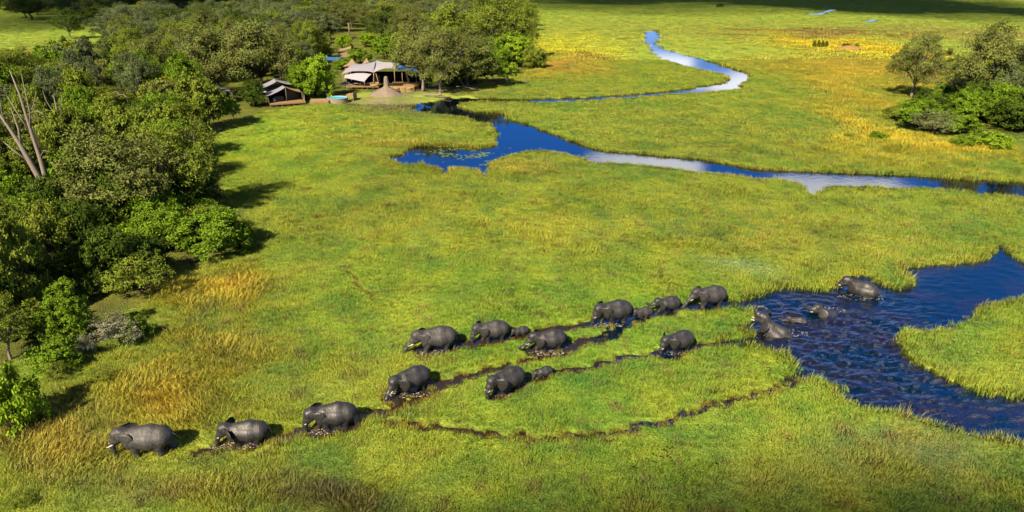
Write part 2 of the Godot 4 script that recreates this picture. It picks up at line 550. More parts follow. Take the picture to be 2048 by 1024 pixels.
func build_water() -> void:
	var split := P(1024, 446).z
	var calm := mat(lin(0.0010, 0.0022, 0.0045), 0.03, 0.6)
	calm.normal_enabled = true
	calm.normal_scale = 0.014
	calm.normal_texture = noise_tex(0.02, 4, Color.BLACK, Color.WHITE, 1024, true, 6.0, 9)
	calm.uv1_triplanar = true
	calm.uv1_world_triplanar = true
	calm.uv1_scale = Vector3(1, 1, 1) / 30.0
	structure("river_water", flat_sheet(-700, 1300, -1600, split, -0.11), calm)
	var brown := mat(Color.WHITE, 0.05, 0.6)
	brown.normal_enabled = true
	brown.normal_scale = 0.34
	brown.normal_texture = noise_tex(0.02, 5, Color.BLACK, Color.WHITE, 1024, true, 8.0, 17)
	brown.uv1_triplanar = true
	brown.uv1_world_triplanar = true
	brown.uv1_scale = Vector3(0.7, 1, 1.3) / 6.0
	brown.vertex_color_use_as_albedo = true
	var beyond: StandardMaterial3D = brown.duplicate()
	beyond.albedo_color = lin(0.007, 0.006, 0.012)
	beyond.vertex_color_use_as_albedo = false
	# the stirred pool: real low waves
	var x0 := 8.0
	var x1 := 84.0
	var z0 := split
	var z1 := -30.0
	var step := 0.2
	var nx := int((x1 - x0) / step) + 1
	var nz := int((z1 - z0) / step) + 1
	var verts := PackedVector3Array()
	verts.resize(nx * nz)
	var silt := PackedColorArray()
	silt.resize(nx * nz)
	var w := FastNoiseLite.new()
	w.seed = 41
	w.frequency = 0.42
	w.fractal_octaves = 3
	w.domain_warp_enabled = true
	w.domain_warp_amplitude = 1.2
	w.domain_warp_frequency = 0.25
	var stir := P2(1690, 690)
	var bath := [P2(1545, 660), P2(1636, 618), P2(1722, 588), P2(1588, 640)]
	for j in nz:
		for i in nx:
			var x := x0 + i * step
			var z := z0 + j * step
			var d := Vector2(x, z).distance_to(stir)
			var amp := 0.02 + 0.02 * n1.get_noise_2d(x * 6.0, z * 6.0) + 0.15 * exp(-d * d / 130.0)
			var mud := clampf(0.2 + 0.9 * n2.get_noise_2d(x * 3.0, z * 3.0) + 0.35 * exp(-d * d / 90.0), 0.0, 1.0)
			silt[j * nx + i] = Color(0.002, 0.005, 0.013).lerp(Color(0.009, 0.006, 0.005), mud)
			# wind ripples run across the view; rings spread from the bathers
			var y := -0.11 + amp * (1.3 * w.get_noise_2d(x * 0.8 + z * 0.35, z * 1.9 - x * 0.2) + 0.45 * w.get_noise_2d(x * 2.1 - z * 0.9 + 50.0, z * 3.2 + x * 0.8) + 0.25 * sin(d * 2.6 + 2.0 * w.get_noise_2d(x * 0.3, z * 0.3)))
			for q in bath:
				var e := Vector2(x, z).distance_to(q)
				if e < 7.0: y += 0.05 * exp(-e * 0.38) * sin(e * 5.2)
			verts[j * nx + i] = Vector3(x, y, z)
	var idx := PackedInt32Array()
	for j in nz - 1:
		for i in nx - 1:
			var a := j * nx + i
			idx.append_array([a, a + 1, a + nx, a + 1, a + nx + 1, a + nx])
	var s := SurfaceTool.new()
	s.create_from(array_mesh(verts, PackedVector3Array(), silt, idx), 0)
	s.generate_normals()
	structure("pool_water", s.commit(), brown)
	var still := mat(lin(0.014, 0.010, 0.006), 0.12, 0.3)
	still.normal_enabled = true
	still.normal_scale = 0.2
	still.normal_texture = brown.normal_texture
	still.uv1_triplanar = true
	still.uv1_world_triplanar = true
	still.uv1_scale = Vector3.ONE / 4.0
	structure("meadow_water", flat_sheet(-700, x0, split, 60, -0.12), still)
	structure("pool_water_beyond", flat_sheet(x1, 900, split, 60, -0.11), beyond)

# ---------------------------------------------------------------- grass
func make_tuft(sd: int, blades: int, radius: float, high: float, wide: float, lean: float) -> ArrayMesh:
	var r := RandomNumberGenerator.new()
	r.seed = sd
	var v := PackedVector3Array()
	var n := PackedVector3Array()
	var c := PackedColorArray()
	for k in blades:
		var a := r.randf() * TAU
		var q := sqrt(r.randf()) * radius
		var base := Vector3(cos(a) * q, -0.08, sin(a) * q)
		var h := high * r.randf_range(0.55, 1.1)
		var out := Vector3(cos(a), 0, sin(a)) * r.randf_range(0.0, 0.35) + Vector3(r.randf_range(-0.3, 0.3), 0, r.randf_range(-0.3, 0.3)) + Vector3(lean, 0, 0)
		var mid := base + Vector3(0, h * 0.62, 0) + out * h * 0.30
		var tip := base + Vector3(0, h * 0.95, 0) + out * h * 0.95
		var ya := r.randf() * TAU
		var side := Vector3(cos(ya), 0, sin(ya)) * wide * r.randf_range(0.6, 1.2)
		var col := r.randf_range(0.66, 1.0)
		var warm := r.randf_range(-0.1, 0.1)
		var cc := Color(clampf(col + warm, 0, 1), col, clampf(col - warm, 0, 1))
		var nn := (side.cross(tip - base)).normalized()
		if nn.y < 0.0: nn = -nn
		nn = (nn + Vector3(0, 0.8, 0)).normalized()
		var p := [base - side * 0.5, base + side * 0.5, mid - side * 0.45, mid + side * 0.45, tip]
		for i in [0, 2, 1, 1, 2, 3, 2, 4, 3]:
			v.append(p[i]); n.append(nn); c.append(cc)
	return array_mesh(v, n, c, PackedInt32Array())

func scatter(called: String, label: String, category: String, mesh: Mesh, m: Material, tr: Array[Transform3D], co: PackedColorArray) -> void:
	var mm := MultiMesh.new()
	mm.transform_format = MultiMesh.TRANSFORM_3D
	mm.use_colors = true
	mm.mesh = mesh
	mm.instance_count = tr.size()
	for i in tr.size():
		mm.set_instance_transform(i, tr[i])
		mm.set_instance_color(i, co[i])
	var o := MultiMeshInstance3D.new()
	o.name = numbered(called)
	o.multimesh = mm
	o.material_override = m
	o.set_meta("kind", "stuff")
	mark(o, label, category)
	add_child(o)

func near_water(x: float, z: float, d: float) -> bool:
	return in_water(x + d, z) or in_water(x - d, z) or in_water(x, z + d) or in_water(x, z - d)

func build_grass() -> void:
	var gm := mat(Color.WHITE, 0.75, 0.15)
	gm.vertex_color_use_as_albedo = true
	gm.backlight_enabled = true
	gm.backlight = Color(0.45, 0.45, 0.35)
	var lawn := P2(800, 196)
	var bands := [
		[-152.0, -34.0, 8.0, [make_tuft(1, 64, 0.48, 0.42, 0.019, 0.2), make_tuft(2, 60, 0.50, 0.50, 0.019, 0.5), make_tuft(3, 40, 0.44, 0.68, 0.016, 0.3)], ["short marsh grass of the flooded meadow around the herd", "wind-bent marsh grass of the flooded meadow", "tall single stems of marsh grass on the near meadow"]],
		[-300.0, -146.0, 2.6, [make_tuft(4, 70, 0.75, 0.48, 0.036, 0.35), make_tuft(5, 60, 0.7, 0.60, 0.032, 0.15)], ["bent marsh grass along the winding river", "upright marsh grass along the winding river"]],
		[-960.0, -285.0, 0.16, [make_tuft(6, 70, 2.0, 0.45, 0.10, 0.2)], ["yellow and green grass of the far plain"]]]
	for band in bands:
		var sets: Array = []
		var cols: Array = []
		for k in band[3].size():
			var tt: Array[Transform3D] = []
			sets.append(tt)
			cols.append(PackedColorArray())
		var r := RandomNumberGenerator.new()
		r.seed = 77
		var z: float = band[0]
		var gap := 1.0 / sqrt(band[2])
		while z < band[1]:
			var half := (-z * ct + EYE * st) * 1024.0 / LENS * 1.06 + 6.0
			var n := int(2.0 * half / gap)
			for i in n:
				var x := -half + (i + r.randf()) * gap
				var zz := z + (r.randf() - 0.5) * gap * 1.6
				if in_water(x, zz):
					if zz < -300.0 or r.randf() > 0.35: continue
					if in_water(x + 0.5, zz) and in_water(x - 0.5, zz) and in_water(x, zz + 0.6) and in_water(x, zz - 0.6): continue
				var q := Vector2(x, zz)
				var size := 1.0 + 0.35 * n2.get_noise_2d(x * 2.0, zz * 2.0)
				var c := meadow(x, zz)
				size *= 0.8 + 0.75 * smoothstep(0.75, 1.15, c.r / c.g)
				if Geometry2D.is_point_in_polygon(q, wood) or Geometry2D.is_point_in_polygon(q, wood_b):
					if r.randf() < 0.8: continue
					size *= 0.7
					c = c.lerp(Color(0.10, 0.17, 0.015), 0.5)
				if zz > -150.0:
					var d := track_at(x, zz)
					if d < 0.05:
						if r.randf() < 0.6: continue
						size *= r.randf_range(0.2, 0.5)
						c = Color(0.075, 0.05, 0.018) if r.randf() < 0.8 else Color(0.24, 0.16, 0.04)
					elif d < 0.55:
						var t := (0.55 - d) / 0.5
						c = c.lerp(Color(0.36, 0.24, 0.03) if r.randf() < 0.6 else Color(0.13, 0.09, 0.02), t * 0.8)
						size *= 0.75
				var ld := (q - lawn) / Vector2(22.0, 12.0)
				if ld.length() < 1.0:
					size *= 0.3
				if zz > -300.0 and r.randf() < 0.6 and near_water(x, zz, 0.9):
					size *= r.randf_range(1.1, 1.75)
					c = c.lerp(Color(0.33, 0.26, 0.03), 0.45 * r.randf())
				var j := r.randf_range(0.9, 1.1)
				if r.randf() < 0.06: c = c.lerp(Color(0.36, 0.29, 0.09), 0.5)
				c = Color(c.r * j * r.randf_range(0.93, 1.07), c.g * j, c.b * j)
				var k: int = r.randi() % band[3].size()
				var ya := n1.get_noise_2d(x * 3.0, zz * 3.0) * 5.0 + r.randf_range(-2.0, 2.0) + 0.6
				var b := Basis(Vector3.UP, ya).scaled(Vector3(size * r.randf_range(0.9, 1.2), size * r.randf_range(0.75, 1.15), size))
				sets[k].append(Transform3D(b, Vector3(x, 0.0, zz)))
				cols[k].append(c)
			z += gap
		for k in band[3].size():
			scatter("grass", band[4][k], "grass", band[3][k], gm, sets[k], cols[k])

# ---------------------------------------------------------------- trees and bushes
# Each kind: [bark mesh, crown mesh, height, crown radius]; crowns are thousands of small folded leaves in clumps.
var kinds := {}

func leaf_clump(r: RandomNumberGenerator, v: PackedVector3Array, n: PackedVector3Array, c: PackedColorArray, at: Vector3, mid: Vector3, rad: Vector3, count: int, size: float, tone: float, droop: float) -> void:
	for k in count:
		var off := Vector3(r.randfn(0, 0.5), r.randfn(0, 0.5), r.randfn(0, 0.5)).limit_length(1.15)
		var p := at + off * rad
		if droop > 0.0: p.y -= droop * r.randf() * r.randf()
		var nn := ((p - mid).normalized() * 0.55 + Vector3(0, 0.45, 0) + Vector3(r.randf_range(-1, 1), r.randf_range(-1, 1), r.randf_range(-1, 1)) * 0.85).normalized()
		var t := nn.cross(Vector3(r.randf_range(-1, 1), r.randf_range(-1, 1), r.randf_range(-1, 1))).normalized()
		var b := nn.cross(t)
		var l := size * r.randf_range(0.6, 1.25)
		var w := l * r.randf_range(0.35, 0.55)
		var g := clampf(tone * r.randf_range(0.72, 1.12), 0.0, 1.0)
		var cc := Color(clampf(g * r.randf_range(0.9, 1.12), 0, 1), g, g * r.randf_range(0.8, 1.0))
		var a0 := p - t * l
		var a1 := p + b * w + nn * w * 0.35
		var a2 := p + t * l
		var a3 := p - b * w + nn * w * 0.35
		for q in [a0, a1, a2, a0, a2, a3]:
			v.append(q); n.append(nn); c.append(cc)

func grow_tree(sd: int, high: float, wide: float, bare: float, lobes: int, clumps: int, leaves: int, leaf: float, droop: float, girth: float, stems := 1) -> Array:
	var r := RandomNumberGenerator.new()
	r.seed = sd
	var v := PackedVector3Array()
	var n := PackedVector3Array()
	var c := PackedColorArray()
	var s := begin()
	var fork := high * bare
	var mid := Vector3(0, high * (bare + 1.0) * 0.5, 0)
	var tops := []
	for k in stems:
		var a := r.randf() * TAU
		var off := Vector3(cos(a), 0, sin(a)) * (0.0 if stems == 1 else girth * 1.2)
		var top := off + Vector3(r.randf_range(-0.6, 0.6), fork, r.randf_range(-0.6, 0.6)) + off.normalized() * fork * (0.0 if stems == 1 else 0.25)
		tops.append(top)
		tube(s, [off + Vector3(0, -0.4, 0), off + Vector3(0, 0.25, 0), off.lerp(top, 0.5) + Vector3(r.randf_range(-0.25, 0.25), 0, r.randf_range(-0.25, 0.25)), top], [girth * 1.5, girth * 1.05, girth * 0.85, girth * 0.7], 8)
	for k in lobes:
		var a := TAU * k / lobes * 1.618 * 2.0 + r.randf_range(-0.4, 0.4)
		var up := (k + 0.6) / lobes
		var reach := wide * (0.72 if up < 0.72 else 0.38) * r.randf_range(0.75, 1.1)
		var hy := high * (bare + (0.88 - bare) * (0.18 + 0.82 * up * r.randf_range(0.8, 1.05)))
		var cen := Vector3(cos(a) * reach, hy, sin(a) * reach)
		var lr := wide * r.randf_range(0.34, 0.52)
		var root: Vector3 = tops[k % stems]
		var bend := root.lerp(cen, 0.5) + Vector3(r.randf_range(-0.5, 0.5), r.randf_range(-0.3, 0.6), r.randf_range(-0.5, 0.5))
		tube(s, [root - Vector3(0, 0.1, 0), bend, cen], [girth * 0.5, girth * 0.3, girth * 0.12], 6)
		for q in clumps:
			var d := Vector3(r.randfn(0, 1), r.randfn(0, 1) * 0.8 + 0.25, r.randfn(0, 1)).normalized()
			var p := cen + d * Vector3(lr, lr * 0.72, lr) * r.randf_range(0.6, 1.08)
			p.y = maxf(p.y, leaf)
			if q % 2 == 0:
				tube(s, [bend.lerp(cen, 0.6), cen.lerp(p, 0.5) + Vector3(0, 0.1, 0), p], [girth * 0.13, girth * 0.08, girth * 0.03], 4)
			var cr := lr * r.randf_range(0.26, 0.44)
			leaf_clump(r, v, n, c, p, mid, Vector3(cr, cr * 0.62, cr), leaves, leaf, r.randf_range(0.62, 0.98), droop)
	var crown := array_mesh(v, n, c, PackedInt32Array())
	var bx := crown.get_aabb()
	return [done(s), crown, bx.end.y * 0.985, (bx.size.x + bx.size.z) * 0.25 * 0.93]

func leaf_mat(r: float, g: float, b: float) -> StandardMaterial3D:
	var m := mat(lin(r, g, b), 0.75, 0.12)
	m.vertex_color_use_as_albedo = true
	m.backlight_enabled = true
	m.backlight = Color(0.35, 0.38, 0.25)
	return m

func prepare_trees() -> void:
	for k in 3: kinds["broad%d" % k] = grow_tree(100 + k, 13.0, 6.6, 0.24, 14, 18, 70, 0.185, 0.35, 0.34)
	for k in 2: kinds["olive%d" % k] = grow_tree(120 + k, 12.0, 5.4, 0.26, 13, 17, 64, 0.165, 0.5, 0.30)
	for k in 2: kinds["small%d" % k] = grow_tree(140 + k, 6.0, 2.6, 0.30, 9, 12, 44, 0.17, 0.1, 0.12)
	for k in 3: kinds["leafy%d" % k] = grow_tree(160 + k, 7.0, 4.4, 0.08, 14, 16, 56, 0.21, 0.1, 0.16, 3)
	for k in 3: kinds["bush%d" % k] = grow_tree(180 + k, 3.2, 2.6, 0.02, 11, 13, 46, 0.15, 0.0, 0.07, 3)
	for k in 2: kinds["twiggy%d" % k] = grow_tree(200 + k, 3.6, 2.6, 0.22, 10, 13, 30, 0.10, 0.0, 0.09, 1)
	for k in 2: kinds["column%d" % k] = grow_tree(220 + k, 12.0, 4.2, 0.04, 22, 15, 52, 0.21, 0.2, 0.22, 2)
	M.olive = leaf_mat(0.104, 0.122, 0.032)
	M.grey = leaf_mat(0.084, 0.108, 0.048)
	M.sage = leaf_mat(0.105, 0.122, 0.055)
	M.lime = leaf_mat(0.150, 0.240, 0.014)
	M.yellow = leaf_mat(0.190, 0.205, 0.018)
	M.green = leaf_mat(0.096, 0.165, 0.012)
	M.deep = leaf_mat(0.045, 0.075, 0.010)
	M.moss = leaf_mat(0.120, 0.158, 0.020)
	M.silver = leaf_mat(0.165, 0.165, 0.115)
	var bt := noise_tex(0.03, 4, Color(0.55, 0.5, 0.45), Color.WHITE, 256, false, 4.0, 61)
	M.bark = mat(lin(0.09, 0.077, 0.063), 0.9, 0.1)
	world_tex(M.bark, bt, 0.7)
	relief(M.bark, bt, 3.0)
	M.pale_bark = mat(lin(0.22, 0.20, 0.18), 0.85, 0.15)
	world_tex(M.pale_bark, bt, 0.9)
	relief(M.pale_bark, bt, 2.0)

func plant(called: String, kind: String, leaf: String, at: Vector3, high: float, wide: float, turn: float, label: String, category: String, group := "", bark := "bark", crown_name := "crown") -> Node3D:
	var k: Array = kinds[kind]
	var t := thing(called, label, category, at, turn, group)
	t.scale = Vector3(wide / k[3], high / k[2], wide / k[3])
	part(t, "trunk", k[0], M[bark])
	part(t, crown_name, k[1], M[leaf])
	return t

# a tree by survey: base (u, v), row of its top, half width in columns
func tree_at(called: String, kind: String, leaf: String, u: float, v: float, top: float, half: float, label: String, category := "tree", group := "", bark := "bark") -> Node3D:
	var b := P(u, v)
	return plant(called, kind, leaf, b, maxf(tall(b, top), 1.0), half / px_per_m(v) * 0.98, rng.randf() * TAU, label, category, group, bark, "crown" if category == "tree" else "foliage")

func build_named_trees() -> void:
	# the clump on the right bank
	tree_at("round_tree", "broad1", "olive", 1822, 196, 62, 68, "lone grey-green tree with pale trunk and round crown at the edge of the right clump", "tree", "", "pale_bark")
	tree_at("tall_tree", "broad0", "olive", 1955, 230, 38, 72, "tallest olive tree of the right clump, standing behind the dark bushes")
	tree_at("grey_tree", "broad1", "grey", 2052, 244, 66, 84, "broad grey-leaved tree cut by the right edge of the picture")
	tree_at("drooping_tree", "olive1", "sage", 2005, 238, 150, 46, "low sage-green drooping tree in front of the tall trees on the right")
	for a in [[1890, 215, 165, 50, "bush0", "green", "glossy green bush beside the lone round tree's trunk"], [1940, 232, 178, 52, "leafy0", "green", "large bright green bush below the tallest olive tree"], [1975, 245, 185, 45, "leafy1", "deep", "dark green bush in the shade of the right clump"], [2040, 262, 190, 60, "leafy2", "deep", "shaded dark bush at the right edge of the picture under the grey tree"], [1835, 258, 196, 48, "leafy1", "green", "leafy mid-green bush in the front of the right clump"], [1800, 240, 205, 34, "bush1", "moss", "low mossy-green bush at the far left of the right clump"], [1870, 270, 218, 46, "twiggy0", "sage", "grey twiggy shrub at the front of the right clump"], [1915, 268, 208, 44, "bush2", "green", "rounded green bush right of the grey twiggy shrub"], [1858, 222, 176, 40, "bush1", "deep", "dark bush around the foot of the lone round tree"], [1782, 228, 212, 18, "bush0", "moss", "small ground-hugging shrub left of the right clump"], [1700, 278, 262, 14, "twiggy1", "moss", "small dark shrub alone in golden grass"], [1755, 280, 262, 20, "bush2", "green", "small green shrub in golden grass before the right clump"], [1925, 292, 268, 24, "bush1", "green", "upright green shrub on the right river bank"], [1985, 296, 262, 40, "bush0", "lime", "fresh green thicket on the right river bank"]]:
		tree_at("bush", a[4], a[5], a[0], a[1], a[2], a[3], a[6], "bush")
	# far plain
	tree_at("bush", "bush0", "deep", 1440, 14, 6, 9, "single dark bush far out on the shaded plain", "bush")
	for a in [[1628, 94, 83], [1636, 95, 82], [1644, 95, 83], [1652, 94, 84]]:
		tree_at("reed_clump", "bush2", "deep", a[0], a[1], a[2] - 3, 4.2, "dark reed clump in the row on the yellow far plain", "reeds", "row of dark reeds on the yellow plain")
	tree_at("bush", "bush1", "deep", 1692, 97, 84, 9, "dark bush growing on the brown mound of the far plain", "bush")
	tree_at("bush", "bush0", "moss", 1713, 95, 85, 5, "small bush just right of the brown mound on the plain", "bush")
	# the grove by the lodge
	tree_at("shade_tree", "broad0", "olive", 846, 182, 34, 66, "grey-green tree with pale leaning trunk shading the grey lodge canopies", "tree", "", "pale_bark")
	tree_at("shade_tree", "broad1", "olive", 880, 187, 50, 70, "wide olive tree beside the canoes, trunk mirrored in the water", "tree", "", "pale_bark")
	tree_at("shade_tree", "broad2", "olive", 935, 178, 52, 62, "olive tree over the driftwood log on the river bank")
	tree_at("tall_tree", "broad2", "moss", 905, 140, 2, 66, "tall mossy-green tree rising behind the lodge shade trees")
	tree_at("tall_tree", "broad0", "moss", 985, 128, -6, 74, "tallest yellow-green tree of the lodge grove")
	tree_at("tall_tree", "olive0", "moss", 1045, 118, 8, 36, "yellow-green tree at the outer corner of the lodge grove beside the plain")
	tree_at("leafy_tree", "leafy0", "lime", 1030, 134, 62, 44, "bright green leafy tree at the corner of the lodge grove")
	tree_at("leafy_tree", "leafy1", "green", 985, 150, 70, 42, "green leafy tree in the middle of the lodge grove")
	tree_at("bush", "leafy2", "moss", 1068, 138, 92, 28, "round bush at the tip of the lodge grove", "bush")
	tree_at("sapling", "small0", "lime", 990, 169, 112, 22, "bright sapling beside the orange earth patch", "tree", "", "pale_bark")
	tree_at("sapling", "small1", "lime", 1016, 172, 122, 22, "bright sapling with white trunk standing out on the grass", "tree", "", "pale_bark")
	tree_at("sapling", "small0", "green", 858, 180, 146, 14, "thin green sapling between the two pale tree trunks")
	tree_at("leafy_tree", "leafy0", "lime", 634, 196, 106, 40, "bright lime-green tree between the small tent and the lodge canopies")
	tree_at("leafy_tree", "leafy2", "green", 605, 198, 125, 36, "green leafy tree behind the small tent")
	tree_at("bush", "leafy1", "green", 722, 128, 96, 28, "dense green bush behind the lodge canopies", "bush")
	tree_at("bush", "leafy0", "lime", 688, 100, 68, 20, "rounded lime bush in the clearing behind the lodge", "bush")
	tree_at("bush", "leafy2", "lime", 735, 94, 64, 20, "lime-green bush beside the clearing behind the lodge", "bush")
	tree_at("bush", "leafy1", "green", 690, 138, 116, 26, "low green bush in front of the blue roof", "bush")
	for a in [[636, 118, 74, 34, "leafy1", "moss", "mossy-green bushy tree left of the blue roof"], [775, 118, 66, 36, "leafy0", "green", "green bushy tree behind the right side of the lodge"], [812, 128, 60, 36, "leafy2", "moss", "yellowish bushy tree behind the blue awning"], [508, 214, 158, 28, "column0", "deep", "dark bush against the left wall of the small tent"], [604, 196, 140, 24, "column1", "deep", "dark bush against the right wall of the small tent"], [950, 166, 118, 34, "leafy1", "deep", "dark undergrowth bush behind the driftwood log"], [905, 172, 130, 30, "leafy2", "deep", "dark undergrowth bush between the shade trees"]]:
		tree_at("bush", a[4], a[5], a[0], a[1], a[2], a[3], a[6], "bush")
	for a in [[612, 104, 40, 38, "broad0", "olive", "olive tree left of the clearing behind the lodge"], [662, 80, 22, 34, "olive1", "grey", "grey-leaved tree above the rounded lime bush"], [768, 86, 18, 38, "broad2", "olive", "olive tree right of the clearing behind the lodge"], [820, 100, 14, 44, "broad1", "olive", "olive tree between the clearing and the lodge grove"]]:
		tree_at("back_tree", a[4], a[5], a[0], a[1], a[2], a[3], a[6])
	# big trees along the wood's edge
	tree_at("spreading_tree", "broad2", "olive", 525, 190, 38, 88, "huge olive tree with dark forked trunk behind the small tent")
	tree_at("spreading_tree", "broad1", "olive", 440, 192, 44, 84, "wide olive tree left of the small tent")
	tree_at("spreading_tree", "broad0", "olive", 372, 150, 58, 60, "brownish-olive tree with two white trunks", "tree", "", "pale_bark")
	tree_at("grey_tree", "broad1", "grey", 470, 100, 12, 50, "grey-blue rounded tree above the huge olive tree")
	tree_at("grey_tree", "olive1", "grey", 575, 112, 22, 56, "grey-green tree right behind the huge olive tree")
	tree_at("grey_tree", "broad2", "grey", 540, 84, 8, 48, "pale grey tree below the small sunny glade")
	tree_at("leafy_tree", "small1", "yellow", 315, 165, 104, 28, "bright yellow-green little tree at the foot of the white trunks")
	tree_at("leafy_tree", "leafy0", "yellow", 330, 225, 150, 52, "sunlit yellow-green spreading tree in front of the olive trees")
	tree_at("leafy_tree", "leafy1", "yellow", 400, 232, 168, 42, "yellow-green tree left of the white-stemmed sapling")
	tree_at("leafy_tree", "leafy2", "moss", 385, 268, 198, 36, "mossy-green tree at the wood's edge above the meadow")
	tree_at("sapling", "small0", "lime", 465, 248, 194, 20, "bright sapling with white stem before the small tent's deck", "tree", "", "pale_bark")
	tree_at("sapling", "small1", "green", 428, 256, 206, 16, "slender green sapling left of the brightest sapling", "tree", "", "pale_bark")
	tree_at("spreading_tree", "broad0", "olive", 262, 458, 246, 118, "big olive tree with tangled grey branches nearest the meadow's left edge")
	tree_at("spreading_tree", "olive1", "moss", 385, 428, 240, 84, "sunlit moss-green tree leaning over the meadow above the round bushes")
	tree_at("bush", "leafy0", "green", 428, 506, 418, 78, "largest round glossy bush bulging into the meadow", "bush")
	tree_at("bush", "leafy1", "green", 345, 500, 415, 66, "glossy green bush under the big olive tree", "bush")
	tree_at("bush", "leafy2", "green", 480, 492, 440, 36, "small glossy bush at the tip of the wood's bulge", "bush")
	tree_at("bush", "leafy2", "lime", 262, 520, 448, 46, "light green bush left of the glossy bushes", "bush")
	tree_at("bush", "twiggy0", "moss", 290, 592, 505, 66, "dull twiggy thicket at the wood's edge above the golden grass", "bush")
	tree_at("bush", "twiggy1", "silver", 240, 690, 625, 48, "pale silvery shrub on a short white stem in golden grass", "bush", "", "pale_bark")
	tree_at("bush", "bush0", "green", 275, 680, 630, 36, "small green bush behind the silvery shrub", "bush")
	tree_at("tall_tree", "column0", "moss", 50, 640, 395, 62, "tall leafy tree with a spray of yellow leaves at the left edge")
	tree_at("tall_tree", "column1", "green", -30, 600, 400, 80, "tall green tree cut by the left edge of the picture")
	tree_at("leafy_tree", "column1", "green", 145, 690, 560, 50, "upright green tree in the shaded hollow of the wood")
	tree_at("leafy_tree", "olive0", "moss", 22, 720, 590, 58, "small grey-stemmed tree at the lower left of the wood", "tree", "", "pale_bark")
	tree_at("bush", "bush1", "lime", 40, 855, 722, 62, "fresh green bush with broken grey stem at the left edge of the grass", "bush", "", "pale_bark")
	tree_at("bush", "bush2", "green", 120, 735, 672, 52, "spreading green bush at the foot of the wood", "bush")
	tree_at("bush", "twiggy0", "silver", 178, 715, 665, 20, "thin grey shrub left of the silvery shrub", "bush")
	tree_at("bush", "twiggy1", "moss", 110, 760, 722, 30, "low twiggy shrub in the long grass below the wood", "bush")
	tree_at("bush", "twiggy0", "moss", 205, 765, 735, 28, "tiny tangled shrub in the long golden grass", "bush")
	tree_at("bush", "twiggy1", "moss", 40, 1012, 985, 34, "half-hidden low shrub in the lower left corner", "bush")
	tree_at("bush", "bush2", "moss", 190, 480, 400, 50, "olive-green bush left of the big olive tree's trunk", "bush")

